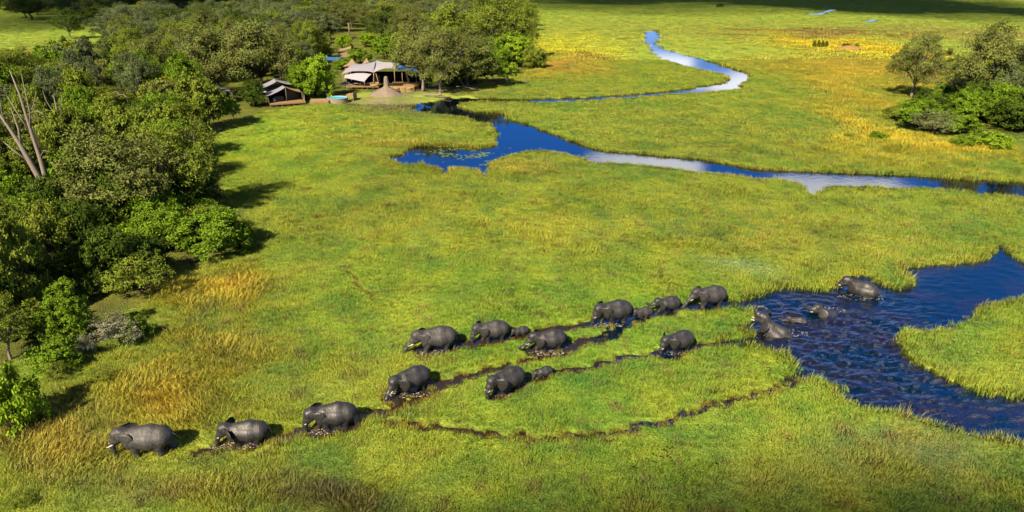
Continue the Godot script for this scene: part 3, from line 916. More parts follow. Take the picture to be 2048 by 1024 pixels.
func fill_wood() -> void:
	# the rest of the wood: trees that nothing tells apart, region by region
	var r := RandomNumberGenerator.new()
	r.seed = 404
	var regions := [
		# polygon in survey columns and rows, spacing (m), kinds, leaves, heights, half widths, name, label
		[[[-30, 560], [-30, 760], [60, 700], [180, 650], [300, 560], [230, 500], [100, 470]], 5.8, ["leafy0", "leafy1", "bush0", "bush2"], ["green", "deep", "moss", "deep"], [3.0, 9.5], [2.4, 4.2], "undergrowth_bush", "leafy bush in the shaded lower part of the left wood", "bush"],
		[[[-30, 400], [-30, 560], [120, 480], [240, 500], [420, 470], [400, 400], [180, 380], [60, 400]], 6.2, ["leafy2", "leafy1", "bush1"], ["moss", "green", "deep", "green"], [3.5, 10.0], [2.8, 4.6], "undergrowth_bush", "bush crowded around the big olive tree of the left wood", "bush"],
		[[[-40, 270], [-40, 400], [180, 380], [400, 360], [430, 300], [300, 280], [150, 250]], 8.4, ["leafy0", "leafy2", "leafy1", "olive1"], ["moss", "green", "moss", "olive", "deep"], [5.5, 14.0], [3.8, 6.0], "wood_tree", "tree in the central left wood", "tree"],
		[[[-40, 175], [-40, 270], [150, 250], [420, 285], [440, 235], [330, 200], [240, 165], [120, 165]], 10.8, ["olive0", "leafy2", "leafy0", "broad2"], ["olive", "green", "moss", "grey", "moss"], [6.5, 16.0], [4.4, 6.8], "wood_tree", "tree of the left wood behind the dead tree", "tree"],
		[[[235, 100], [240, 165], [330, 195], [450, 180], [600, 175], [640, 150], [600, 105], [420, 95], [300, 88]], 12.0, ["broad0", "olive0", "broad1", "olive1"], ["olive", "grey", "moss", "deep"], [10.0, 20.0], [6.0, 8.8], "wood_tree", "tree of the wood behind the small tent", "tree"],
		[[[230, 60], [235, 100], [420, 95], [600, 100], [650, 60], [560, 40], [380, 40]], 17.0, ["broad2", "olive1", "broad0"], ["grey", "deep", "grey", "olive"], [13.0, 18.0], [8.5, 11.5], "wood_tree", "tree in the deep wood below the sunny glade", "tree"],
		[[[620, 40], [600, 80], [640, 92], [860, 92], [960, 110], [1060, 60], [1040, 30], [900, 24], [700, 24]], 20.0, ["broad1", "olive0", "broad2"], ["olive", "deep", "grey", "moss"], [13.0, 19.0], [8.5, 12.0], "wood_tree", "tree of the wood behind the lodge", "tree"],
		[[[0, 8], [0, 44], [120, 40], [240, 58], [480, 40], [700, 22], [860, 22], [860, 6], [480, 2], [200, 4]], 33.0, ["broad0", "broad1", "olive1"], ["deep", "grey", "deep"], [15.0, 20.0], [13.0, 18.0], "far_tree", "tree of the shaded far wood at the top", "tree"],
		[[[1900, 200], [1900, 240], [2000, 262], [2150, 270], [2150, 190], [2000, 180]], 6.5, ["leafy0", "olive0", "leafy2"], ["deep", "green", "grey"], [6.0, 11.0], [3.6, 5.4], "clump_tree", "tree inside the shaded clump on the right bank", "tree"],
	]
	var looks := {"olive": "olive-brown", "grey": "blue-grey", "deep": "dark green", "green": "fresh green", "moss": "yellowish-green", "sage": "sage"}
	for g in regions:
		var poly := px_poly(g[0], 0.5)
		var lo_u := 9999.0
		var hi_u := -9999.0
		for a in g[0]:
			lo_u = minf(lo_u, a[0])
			hi_u = maxf(hi_u, a[0])
		var bx := Rect2(poly[0], Vector2.ZERO)
		for p in poly: bx = bx.expand(p)
		var gap: float = g[1]
		var z := bx.position.y
		var row := 0
		while z < bx.end.y:
			var x := bx.position.x + (gap * 0.5 if row % 2 else 0.0)
			while x < bx.end.x:
				var q := Vector2(x, z) + Vector2(r.randf_range(-0.38, 0.38), r.randf_range(-0.38, 0.38)) * gap
				x += gap
				if not Geometry2D.is_point_in_polygon(q, poly): continue
				if clear_of_lodge(q): continue
				var k: String = g[2][r.randi() % g[2].size()]
				var l: String = g[3][r.randi() % g[3].size()]
				var high := r.randf_range(g[4][0], g[4][1])
				var dep := -q.y * ct + EYE * st
				var col := 1024.0 + LENS * q.x / dep
				var span: float = (col - lo_u) / (hi_u - lo_u)
				var grade: float = (high - g[4][0]) / (g[4][1] - g[4][0])
				var lab: String = ("low " if grade < 0.33 else ("tall " if grade > 0.67 else "")) + looks[l] + " " + g[7] + (", left part" if span < 0.33 else (", right part" if span > 0.67 else ", middle"))
				plant(g[6], k, l, Vector3(q.x, 0, q.y), high, r.randf_range(g[5][0], g[5][1]), r.randf() * TAU, lab, g[8], lab, "bark" if r.randf() < 0.7 else "pale_bark", "crown" if g[8] == "tree" else "foliage")
			z += gap * 0.87
			row += 1
	# a few that stand apart in the left clearing
	for a in [[142, 78, 14, 32, "broad1", "deep", "pale-stemmed tree standing out on the far left clearing"], [225, 88, 28, 40, "olive0", "grey", "twiggy grey tree with leaning white stem beside the clearing"], [205, 96, 82, 22, "bush1", "deep", "dark low bush on the rim of the left clearing"], [250, 150, 62, 44, "olive1", "deep", "dark rounded tree right of the left clearing"], [300, 128, 48, 46, "broad2", "deep", "dark green tree between the clearing and the olive trees"], [350, 98, 30, 46, "olive0", "grey", "blue-grey tree in half shade above the white trunks"]]:
		tree_at("clearing_tree" if a[2] < 70 else "bush", a[4], a[5], a[0], a[1], a[2], a[3], a[6], "tree" if a[2] < 70 else "bush", "", "pale_bark")

func clear_of_lodge(q: Vector2) -> bool:
	for a in [[570, 205, 75, 22], [690, 165, 95, 30], [660, 130, 40, 14], [725, 118, 60, 22], [790, 165, 60, 22], [430, 190, 40, 14], [480, 240, 70, 18], [345, 142, 16, 8], [110, 110, 120, 40], [520, 26, 60, 20], [700, 84, 60, 24], [74, 420, 52, 48], [150, 350, 34, 22]]:
		var c := P2(a[0], a[1])
		var rx := absf(P2(a[0] + a[2], a[1]).x - c.x)
		var rz := absf(P2(a[0], a[1] - a[3]).y - P2(a[0], a[1] + a[3]).y) * 0.5
		var d := (q - c) / Vector2(rx, rz)
		if d.length() < 1.0: return true
	return false

func build_dead_wood() -> void:
	var r := RandomNumberGenerator.new()
	r.seed = 9
	var b := P(94, 392)
	var t := thing("dead_tree", "bare grey dead tree with two tall leaning trunks above the left wood", "tree", b, 0.0)
	var h := tall(b, 140)
	var s := begin()
	tube(s, [Vector3(0, -0.4, 0), Vector3(-0.3, 2.5, 0), Vector3(-1.2, 6.0, 0.2), Vector3(-2.2, 9.2, 0.2), Vector3(-3.4, 12.0, 0.1), Vector3(-4.4, 14.0, 0)], [0.60, 0.50, 0.42, 0.32, 0.22, 0.10], 9)
	part(t, "trunk", done(s), M.pale_bark)
	s = begin()
	tube(s, [Vector3(0.5, -0.4, 0.3), Vector3(0.7, 2.5, 0.2), Vector3(0.5, 6.5, 0), Vector3(0.2, 10.5, 0), Vector3(-0.1, h * 0.82, 0), Vector3(-0.7, h, 0)], [0.46, 0.40, 0.34, 0.27, 0.18, 0.06], 9)
	part(t, "trunk", done(s), M.pale_bark)
	for a in [[Vector3(-1.2, 6.0, 0.2), Vector3(-2.8, 7.6, 0.6), Vector3(-4.2, 9.4, 0.8), 0.22], [Vector3(-1.9, 8.2, 0.2), Vector3(-1.9, 11.2, -0.2), Vector3(-2.3, 14.6, -0.3), 0.24], [Vector3(0.2, 10.5, 0), Vector3(-0.9, 13.4, 0.3), Vector3(-1.9, 16.4, 0.3), 0.18], [Vector3(0.15, 11.0, 0), Vector3(0.9, 14.0, 0.2), Vector3(1.1, h * 0.98, 0.2), 0.17], [Vector3(0.5, 6.5, 0), Vector3(1.7, 7.8, 0.4), Vector3(2.9, 7.6, 0.7), 0.13], [Vector3(0.0, 13.0, 0), Vector3(1.4, 14.6, 0), Vector3(2.6, 17.0, 0), 0.11], [Vector3(-3.4, 12.0, 0.1), Vector3(-3.5, 14.0, 0.3), Vector3(-3.2, 16.2, 0.3), 0.10]]:
		s = begin()
		tube(s, [a[0], a[1], a[2]], [a[3], a[3] * 0.6, a[3] * 0.2], 6)
		part(t, "branch", done(s), M.pale_bark)
	b = P(142, 330)
	t = thing("dead_tree", "thin bare dead tree with arching white branches beside the taller dead tree", "tree", b)
	s = begin()
	tube(s, [Vector3(0, -0.4, 0), Vector3(0.1, 4.0, 0), Vector3(-0.2, 8.5, 0), Vector3(-0.1, 13.2, 0)], [0.28, 0.23, 0.18, 0.07], 7)
	part(t, "trunk", done(s), M.pale_bark)
	for a in [[[0, 7.0, 0], [-1.4, 7.9, 0.3], [-2.8, 7.1, 0.5], [-3.2, 4.0, 0.6]], [[0, 6.5, 0], [0.5, 9.0, 0.2], [1.0, 11.2, 0.3], [1.6, 13.4, 0.2]], [[-0.1, 8.0, 0], [-1.0, 10.5, 0], [-1.7, 12.5, 0.1], [-1.8, 14.2, 0.1]], [[-1.4, 7.9, 0.3], [-2.2, 9.6, 0.4], [-3.6, 10.4, 0.3], [-4.8, 10.3, 0.2]], [[0, 5.0, 0], [0.7, 4.0, 0.4], [0.7, 2.6, 0.6], [0.6, 1.4, 0.7]]]:
		var pts := []
		for p in a: pts.append(Vector3(p[0], p[1], p[2]))
		s = begin()
		tube(s, pts, [0.12, 0.10, 0.07, 0.03], 6)
		part(t, "branch", done(s), M.pale_bark)
	for q in [[248, 232, "fallen", "crooked bare white branch sticking out of the left wood"], [430, 262, "low", "grey fallen branch on the brown earth at the wood's edge"]]:
		b = P(q[0], q[1])
		t = thing("dead_branch", q[3], "branch", b)
		s = begin()
		var y := 5.0 if q[2] == "fallen" else 0.3
		tube(s, [Vector3(-1.6, y + 1.0, 0), Vector3(-0.6, y + 1.2, 0), Vector3(0.2, y + 0.4, 0.2), Vector3(1.2, y + 0.5, 0.3), Vector3(1.9, y - 0.2, 0.3), Vector3(1.9, -0.2, 0.3)], [0.05, 0.1, 0.12, 0.12, 0.12, 0.14], 6)
		part(t, "stem", done(s), M.pale_bark)
		s = begin()
		tube(s, [Vector3(0.2, y + 0.4, 0.2), Vector3(-0.7, y + 0.1, 0.5), Vector3(-1.4, y - 0.1, 0.6)], [0.09, 0.07, 0.03], 6)
		part(t, "twig", done(s), M.pale_bark)
	b = P(940, 180)
	t = thing("driftwood_log", "pale driftwood log lying on the river bank under the grove", "log", b, 0.5)
	s = begin()
	tube(s, [Vector3(-4.6, 1.3, -1.0), Vector3(-2.2, 1.1, -0.5), Vector3(0, 0.5, 0), Vector3(3.0, 0.15, 0.2)], [0.1, 0.2, 0.28, 0.36], 8)
	part(t, "stem", done(s), M.pale_bark)
	s = begin()
	tube(s, [Vector3(-1.4, 0.9, -0.4), Vector3(-2.6, 2.0, 0.2), Vector3(-3.0, 2.8, 0.2)], [0.14, 0.1, 0.04], 6)
	part(t, "limb", done(s), M.pale_bark)
	b = P(1050, 164)
	t = thing("driftwood_log", "small white fallen branch on the grass beyond the white-trunked sapling", "log", b, 0.2)
	s = begin()
	tube(s, [Vector3(-2.4, 0.1, 0.2), Vector3(0, 0.25, 0), Vector3(1.8, 0.2, -0.4)], [0.08, 0.2, 0.12], 6)
	part(t, "stem", done(s), M.pale_bark)
	s = begin()
	tube(s, [Vector3(0.3, 0.25, 0), Vector3(0.9, 1.2, 0.1), Vector3(1.0, 1.7, 0.1)], [0.14, 0.09, 0.04], 6)
	part(t, "limb", done(s), M.pale_bark)
	# stray pale trunks in the wood behind the lodge
	for q in [[699, 72, 45], [600, 58, 30], [745, 55, 32], [487, 16, -20], [480, 30, 2]]:
		b = P(q[0], q[1])
		t = thing("bare_trunk", "straight white bare trunk standing in the wood behind the lodge", "tree", b, 0.0, "white bare trunks in the back wood")
		h = tall(b, q[2])
		s = begin()
		tube(s, [Vector3(0, -0.4, 0), Vector3(0.1, h * 0.5, 0), Vector3(-0.2, h, 0)], [0.42, 0.34, 0.22], 7)
		part(t, "trunk", done(s), M.pale_bark)
		s = begin()
		tube(s, [Vector3(0, h * 0.6, 0), Vector3(0.9, h * 0.85, 0), Vector3(1.6, h * 1.1, 0.2)], [0.16, 0.12, 0.05], 6)
		part(t, "branch", done(s), M.pale_bark)

# ---------------------------------------------------------------- elephants
func net(bones: Array, cell: float, lo: Vector3, hi: Vector3, k: float) -> Array:
	var nx := int((hi.x - lo.x) / cell) + 2
	var ny := int((hi.y - lo.y) / cell) + 2
	var nz := int((hi.z - lo.z) / cell) + 2
	var f := PackedFloat32Array()
	f.resize(nx * ny * nz)
	f.fill(1.0)
	for b in bones:
		var a: Vector3 = b[0]
		var ra: float = b[1]
		var e: Vector3 = b[2]
		var rb: float = b[3]
		var m := maxf(ra, rb) + k + cell * 2.0
		var x0 := maxi(0, int((minf(a.x, e.x) - m - lo.x) / cell))
		var x1 := mini(nx - 1, int((maxf(a.x, e.x) + m - lo.x) / cell) + 1)
		var y0 := maxi(0, int((minf(a.y, e.y) - m - lo.y) / cell))
		var y1 := mini(ny - 1, int((maxf(a.y, e.y) + m - lo.y) / cell) + 1)
		var z0 := maxi(0, int((minf(a.z, e.z) - m - lo.z) / cell))
		var z1 := mini(nz - 1, int((maxf(a.z, e.z) + m - lo.z) / cell) + 1)
		var d := e - a
		var dd := maxf(d.length_squared(), 1e-6)
		for z in range(z0, z1 + 1):
			for y in range(y0, y1 + 1):
				var row := (z * ny + y) * nx
				for x in range(x0, x1 + 1):
					var p := lo + Vector3(x, y, z) * cell - a
					var t := clampf(p.dot(d) / dd, 0.0, 1.0)
					var q := (p - d * t).length() - (ra + (rb - ra) * t)
					var o := f[row + x]
					var h := maxf(k - absf(o - q), 0.0) / k
					f[row + x] = minf(o, q) - h * h * k * 0.25
	var at := PackedInt32Array()
	at.resize(nx * ny * nz)
	at.fill(-1)
	var verts := PackedVector3Array()
	var offs := PackedInt32Array([0, 1, nx, nx + 1, nx * ny, nx * ny + 1, nx * ny + nx, nx * ny + nx + 1])
	var edges := PackedInt32Array([0, 1, 2, 3, 4, 5, 6, 7, 0, 2, 1, 3, 4, 6, 5, 7, 0, 4, 1, 5, 2, 6, 3, 7])
	var val := PackedFloat32Array()
	val.resize(8)
	for z in nz - 1:
		for y in ny - 1:
			var row := (z * ny + y) * nx
			for x in nx - 1:
				var i := row + x
				if absf(f[i]) > cell * 2.0: continue
				var neg := 0
				for c in 8:
					val[c] = f[i + offs[c]]
					if val[c] < 0.0: neg += 1
				if neg == 0 or neg == 8: continue
				var sum := Vector3.ZERO
				var cnt := 0
				for q in 12:
					var c0 := edges[q * 2]
					var c1 := edges[q * 2 + 1]
					if (val[c0] < 0.0) != (val[c1] < 0.0):
						var t := val[c0] / (val[c0] - val[c1])
						var p0 := Vector3(c0 & 1, (c0 >> 1) & 1, c0 >> 2)
						var p1 := Vector3(c1 & 1, (c1 >> 1) & 1, c1 >> 2)
						sum += p0.lerp(p1, t)
						cnt += 1
				at[i] = verts.size()
				verts.append(lo + (Vector3(x, y, z) + sum / cnt) * cell)
	var idx := PackedInt32Array()
	var sy := nx
	var sz := nx * ny
	for z in range(1, nz - 1):
		for y in range(1, ny - 1):
			var row := (z * ny + y) * nx
			for x in range(1, nx - 1):
				var i := row + x
				var a := f[i]
				if absf(a) > cell * 2.0: continue
				for q in 3:
					var st1 := 1 if q == 0 else (sy if q == 1 else sz)
					var su := sy if q == 0 else (sz if q == 1 else 1)
					var sv := sz if q == 0 else (1 if q == 1 else sy)
					var b := f[i + st1]
					if (a < 0.0) == (b < 0.0): continue
					var q0 := at[i]
					var q1 := at[i - su]
					var q2 := at[i - su - sv]
					var q3 := at[i - sv]
					if q0 < 0 or q1 < 0 or q2 < 0 or q3 < 0: continue
					if a < 0.0: idx.append_array([q0, q2, q1, q0, q3, q2])
					else: idx.append_array([q0, q1, q2, q0, q2, q3])
	return [verts, idx]

# Forward is +x, the feet stand at y = 0; an adult is about 2.6 m high at the shoulder.
func elephant_mesh(pose: Dictionary) -> ArrayMesh:
	var V := func(x: float, y: float, z: float) -> Vector3: return Vector3(x, y, z)
	var bones := []
	var hd: float = pose.get("nod", 0.0)
	# trunk of the body: deep round barrel with an arched back
	for s in [-0.20, 0.20]:
		bones.append([Vector3(-1.15, 1.62, s), 0.64, Vector3(-0.35, 1.50, s), 0.76])
		bones.append([Vector3(-0.35, 1.50, s), 0.76, Vector3(0.60, 1.60, s), 0.66])
	bones.append([Vector3(-1.15, 1.95, 0), 0.50, Vector3(-0.45, 2.12, 0), 0.50])
	bones.append([Vector3(-0.45, 2.12, 0), 0.50, Vector3(0.65, 2.02, 0), 0.46])
	bones.append([Vector3(-1.42, 1.62, 0), 0.54, Vector3(-1.1, 1.5, 0), 0.6])
	bones.append([Vector3(0.70, 1.80, 0), 0.60, Vector3(1.35, 1.92 + hd * 0.6, 0), 0.46])
	# head
	var first := bones.size()
	var turn := head_turn(pose)
	var H := Vector3(1.70, 2.00 + hd, 0)
	bones.append([H + Vector3(-0.22, 0.05, 0), 0.50, H + Vector3(0.14, 0.10, 0), 0.43])
	for s in [-0.13, 0.13]:
		bones.append([H + Vector3(-0.05, 0.34, s), 0.25, H + Vector3(0.22, 0.24, s), 0.25])
		bones.append([H + Vector3(0.05, -0.25, s * 1.3), 0.24, H + Vector3(0.35, -0.42, s), 0.20])
	bones.append([H + Vector3(0.05, -0.45, 0), 0.20, H + Vector3(0.28, -0.62, 0), 0.13])
	var tp: Array = pose.trunk
	var prev := H + Vector3(0.20, -0.08, 0)
	var pr := 0.32
	for i in tp.size():
		var q: Vector3 = H + tp[i]
		var rr: float = [0.26, 0.20, 0.155, 0.12, 0.095, 0.085][mini(i, 5)]
		bones.append([prev, pr, q, rr])
		prev = q
		pr = rr
	for i in range(first, bones.size()):
		bones[i][0] = turn * bones[i][0]
		bones[i][2] = turn * bones[i][2]
	# legs
	var sw: Array = pose.get("legs", [0.25, -0.2, -0.25, 0.2])
	for k in 2:
		var z := 0.40 if k == 0 else -0.40
		var f: float = sw[k]
		bones.append([Vector3(0.70, 1.55, z * 0.9), 0.40, Vector3(0.74 + f * 0.5, 0.95, z), 0.27])
		bones.append([Vector3(0.74 + f * 0.5, 0.95, z), 0.27, Vector3(0.72 + f, 0.42, z), 0.19])
		bones.append([Vector3(0.72 + f, 0.42, z), 0.19, Vector3(0.76 + f, 0.16, z), 0.225])
		var h: float = sw[k + 2]
		bones.append([Vector3(-1.15, 1.45, z * 0.85), 0.50, Vector3(-1.02 + h * 0.5, 0.88, z), 0.30])
		bones.append([Vector3(-1.02 + h * 0.5, 0.88, z), 0.30, Vector3(-1.22 + h, 0.45, z), 0.20])
		bones.append([Vector3(-1.22 + h, 0.45, z), 0.20, Vector3(-1.16 + h, 0.16, z), 0.22])
	var parts := net(bones, 0.075, Vector3(-2.4, -0.15, -1.15), Vector3(3.9, 3.75, 1.15), 0.16)
	var s := begin()
	s.set_smooth_group(0)
	var vv: PackedVector3Array = parts[0]
	for i in parts[1]:
		s.add_vertex(vv[i])
	# ears: wide curved flaps hung from the side of the head
	for side in [-1.0, 1.0]:
		var fl: float = pose.get("ear", 0.35) + 0.12
		var gu := 7
		var gv := 8
		var grid := []
		for layer in 2:
			var rows := []
			for j in gv + 1:
				var t := float(j) / gv
				var hinge := H + Vector3(-0.08 - 0.12 * t, 0.40 - 0.90 * t, side * (0.46 + 0.06 * sin(PI * t)))
				var reach := 1.18 * pow(sin(PI * (0.10 + 0.80 * pow(t, 0.85))), 0.7) * (1.0 - 0.30 * t)
				var line := []
				for i in gu + 1:
					var w := float(i) / gu
					var out: float = side * (sin(fl) * reach * w + 0.10 * sin(PI * w) + (0.035 if layer else 0.0))
					var p := hinge + Vector3(-cos(fl) * reach * w, 0.10 * w * (1.0 - t) - 0.50 * w * t - 0.05 * sin(PI * w), out)
					p.z += side * 0.03 * sin(w * 9.0 + t * 5.0) * w
					line.append(turn * p)
				rows.append(line)
			grid.append(rows)
		for layer in 2:
			for j in gv:
				for i in gu:
					var a: Vector3 = grid[layer][j][i]
					var b: Vector3 = grid[layer][j][i + 1]
					var c: Vector3 = grid[layer][j + 1][i + 1]
					var d: Vector3 = grid[layer][j + 1][i]
					if (layer == 1) == (side > 0.0): quad(s, a, d, c, b)
					else: quad(s, a, b, c, d)
		var rim0 := []
		var rim1 := []
		for i in gu + 1: rim0.append(grid[0][0][i]); rim1.append(grid[1][0][i])
		for j in gv + 1: rim0.append(grid[0][j][gu]); rim1.append(grid[1][j][gu])
		for i in gu + 1: rim0.append(grid[0][gv][gu - i]); rim1.append(grid[1][gv][gu - i])
		for i in rim0.size() - 1:
			quad(s, rim0[i], rim0[i + 1], rim1[i + 1], rim1[i])
	# tail with its tassel
	var tw: float = pose.get("tail", 0.0)
	tube(s, [Vector3(-1.72, 1.9, 0), Vector3(-2.00, 1.72, tw * 0.1), Vector3(-2.10 - absf(tw) * 0.2, 1.35, tw * 0.4), Vector3(-2.10 - absf(tw) * 0.4, 1.0, tw * 0.7), Vector3(-2.12 - absf(tw) * 0.5, 0.75, tw * 0.8)], [0.09, 0.06, 0.04, 0.045, 0.012], 6)
	s.index()
	s.generate_normals()
	return s.commit()

# the head swings about the base of the neck
func head_turn(pose: Dictionary) -> Transform3D:
	var pivot := Vector3(1.15, 1.9, 0)
	var b := Basis(Vector3.UP, pose.get("yaw", 0.0)) * Basis(Vector3.BACK, pose.get("pitch", 0.0))
	return Transform3D(b, pivot - b * pivot)

func tusk_mesh(side: float, length: float, nod: float) -> ArrayMesh:
	var H := Vector3(1.70, 2.00 + nod, 0)
	var s := begin()
	var pts := []
	var rad := []
	for i in 7:
		var t := i / 6.0
		pts.append(H + Vector3(0.30 + length * 0.78 * t, -0.42 - length * (0.75 * t - 0.42 * t * t), side * (0.20 + 0.06 * t)))
		rad.append(0.062 * (1.0 - 0.75 * t))
	tube(s, pts, rad, 8)
	return done(s)

func eye_mesh() -> SphereMesh:
	var m := SphereMesh.new()
	m.radius = 0.04
	m.height = 0.08
	m.radial_segments = 8
	m.rings = 4
	return m

func build_elephants() -> void:
	var bump := noise_tex(0.035, 5, Color.BLACK, Color.WHITE, 512, false, 4.0, 71, FastNoiseLite.TYPE_CELLULAR)
	var tone := noise_tex(0.016, 6, Color(0.52, 0.50, 0.49), Color.WHITE, 512, false, 4.0, 72)
	var gloss := noise_tex(0.008, 3, Color(0.6, 0.6, 0.6), Color(1.0, 1.0, 1.0), 512, false, 4.0, 73)
	var skin := []
	for c in [[0.032, 0.0305, 0.032, 0.74], [0.027, 0.026, 0.027, 0.62], [0.038, 0.036, 0.037, 0.76]]:
		var m := mat(lin(c[0], c[1], c[2]), c[3], 0.45)
		m.albedo_texture = tone
		m.uv1_triplanar = true
		m.uv1_scale = Vector3.ONE / 2.2
		m.roughness_texture = gloss
		relief(m, bump, 3.0)
		skin.append(m)
	M.skin = skin
	M.ivory = mat(lin(0.42, 0.385, 0.31), 0.35, 0.5)
	M.eye = mat(lin(0.02, 0.015, 0.01), 0.2, 0.5)
	var down := [Vector3(0.42, -0.30, 0), Vector3(0.62, -0.72, 0), Vector3(0.68, -1.20, 0), Vector3(0.60, -1.65, 0.02), Vector3(0.48, -1.98, 0.05)]
	var ahead := [Vector3(0.45, -0.30, 0), Vector3(0.85, -0.72, 0), Vector3(1.15, -1.12, 0), Vector3(1.40, -1.45, 0.05), Vector3(1.62, -1.66, 0.1)]
	var curl := [Vector3(0.44, -0.30, 0), Vector3(0.80, -0.78, 0), Vector3(1.05, -1.12, 0), Vector3(1.35, -1.25, 0), Vector3(1.50, -1.02, 0), Vector3(1.42, -0.85, 0)]
	var slack := [Vector3(0.43, -0.30, 0), Vector3(0.68, -0.75, 0), Vector3(0.82, -1.25, 0), Vector3(0.90, -1.65, 0.1), Vector3(1.05, -1.92, 0.2)]
	var raised := [Vector3(0.50, 0.02, 0), Vector3(0.86, 0.25, 0), Vector3(0.95, 0.65, 0), Vector3(0.65, 0.95, 0), Vector3(0.25, 0.98, 0), Vector3(-0.1, 0.9, 0.05)]
	var level := [Vector3(0.45, -0.25, 0), Vector3(0.85, -0.45, 0), Vector3(1.25, -0.45, 0), Vector3(1.60, -0.30, 0), Vector3(1.85, -0.20, 0)]
	# tail foot, head foot (survey), size, sink, tusk length, pose, skin, label
	var herd := [
		[[342, 904], [254, 910], 1.06, 0.15, 0.85, {"yaw": 0.12, "pitch": -0.05, "trunk": down, "legs": [0.15, -0.1, -0.45, 0.15], "ear": 0.22, "tail": 0.5}, 2, "largest elephant leading the herd, walking on dry golden grass with its trunk hanging"],
		[[530, 880], [460, 886], 0.92, 0.45, 0.5, {"yaw": 0.1, "pitch": -0.05, "trunk": slack, "legs": [0.45, -0.15, -0.2, 0.3], "ear": 0.85}, 1, "second elephant in line, splashing white foam with its front feet"],
		[[702, 848], [634, 858], 1.0, 0.35, 0.5, {"yaw": 0.15, "pitch": -0.12, "trunk": down, "legs": [0.5, -0.25, -0.2, 0.25], "ear": 0.25, "nod": -0.05}, 1, "third elephant in line, lifting a front foot at the end of the dark track"],
		[[852, 768], [792, 790], 0.98, 0.35, 0.85, {"yaw": 0.25, "pitch": -0.1, "trunk": ahead, "legs": [0.35, -0.2, -0.35, 0.2], "ear": 0.95, "nod": -0.12}, 1, "tusked elephant with spread ears walking ahead of the elephant with a calf"],
		[[1036, 770], [990, 790], 0.97, 0.35, 0.65, {"yaw": 0.15, "pitch": -0.05, "trunk": down, "legs": [0.3, -0.1, -0.3, 0.25], "ear": 0.8}, 1, "elephant with hanging trunk followed by a half-hidden calf"],
		[[1100, 746], [1074, 754], 0.50, 0.45, 0.0, {"trunk": slack, "ear": 0.2, "nod": -0.3}, 1, "calf half hidden in grass on the track behind a tusked cow"],
		[[908, 692], [838, 702], 1.08, 0.4, 0.85, {"yaw": 0.05, "pitch": 0.0, "trunk": ahead, "legs": [-0.3, 0.35, -0.2, 0.35], "ear": 0.15, "nod": -0.1, "tail": 0.2}, 2, "long tusked elephant reaching its trunk forward over the grass"],
		[[1010, 674], [958, 682], 0.94, 0.4, 0.4, {"yaw": 0.12, "pitch": -0.08, "trunk": down, "legs": [0.2, -0.2, -0.2, 0.2], "ear": 0.45}, 0, "elephant with short tusks directly in front of a small wading calf"],
		[[1054, 664], [1028, 671], 0.50, 0.5, 0.0, {"trunk": slack, "ear": 0.3, "nod": -0.05}, 1, "small wading calf close behind the short-tusked elephant"],
		[[1128, 692], [1066, 702], 0.94, 0.4, 0.65, {"yaw": -0.05, "pitch": 0.05, "trunk": curl, "legs": [0.5, -0.15, -0.25, 0.25], "ear": 0.65}, 1, "elephant with the tip of its trunk curled up, stepping through splashing water"],
		[[1258, 636], [1196, 646], 1.06, 0.4, 0.55, {"yaw": 0.1, "pitch": -0.1, "trunk": slack, "legs": [0.45, -0.4, -0.1, 0.3], "ear": 0.3, "nod": -0.05}, 1, "elephant striding out of the muddy track ahead of a calf and a young elephant"],
		[[1300, 628], [1272, 634], 0.60, 0.55, 0.0, {"trunk": slack, "ear": 0.2, "nod": -0.05}, 0, "calf between the striding elephant and the young elephant"],
		[[1356, 616], [1314, 624], 0.78, 0.4, 0.35, {"yaw": -0.15, "pitch": 0.1, "trunk": level, "legs": [0.3, -0.2, -0.2, 0.3], "ear": 0.9}, 1, "young elephant holding its trunk out over the calf in front"],
		[[1446, 604], [1390, 612], 1.04, 0.5, 0.65, {"trunk": ahead, "legs": [-0.2, 0.3, -0.2, 0.2], "ear": 0.25, "tail": 0.9}, 0, "elephant climbing out of the blue pool onto the muddy track, tail swung out"],
		[[1376, 694], [1332, 707], 0.93, 0.35, 0.65, {"yaw": 0.10, "pitch": -0.05, "trunk": down, "legs": [0.25, -0.15, -0.25, 0.2], "ear": 0.5}, 1, "lone elephant walking the track nearest the pool"],
		[[1742, 589], [1702, 578], 1.02, 1.28, 0.6, {"yaw": 0.3, "pitch": 0.1, "trunk": slack, "ear": 0.5, "nod": 0.1}, 1, "wet shiny elephant half sunk in water beside the far pool bank"],
	]
	var splash := mat(lin(0.24, 0.215, 0.18), 0.4, 0.5)
	M.foam = splash
	for e in herd:
		var a := P2(e[0][0], e[0][1])
		var b := P2(e[1][0], e[1][1])
		var c := (a + b) / 2.0
		var h := (b - a).normalized()
		add_elephant(Vector3(c.x, -e[3], c.y), Vector3(0, atan2(-h.y, h.x), 0), e[2], e[4], e[5], e[6], e[7])
	# bathers
	var p := P(1548, 668)
	var o := add_elephant(p + Vector3(-0.5, -1.85, -0.9), Vector3(0, PI * 0.86, 0.50), 1.15, 0.55, {"trunk": raised, "ear": 0.75, "nod": 0.15}, 1, "bathing elephant rearing out of the pool with its trunk curled over its head")
	p = P(1650, 622)
	add_elephant(p + Vector3(-0.5, -2.0, 0.4), Vector3(0, PI * 1.02, 0.46), 0.95, 0.6, {"trunk": level, "ear": 0.7, "nod": 0.1}, 1, "swimming elephant with only its head and tusks above the pool")
	p = P(1582, 640)
	add_elephant(p + Vector3(0.7, -1.08, 0), Vector3(0, PI * 0.95, 0.05), 0.55, 0.0, {"trunk": level, "ear": 0.3}, 1, "calf almost under water behind the rearing elephant")

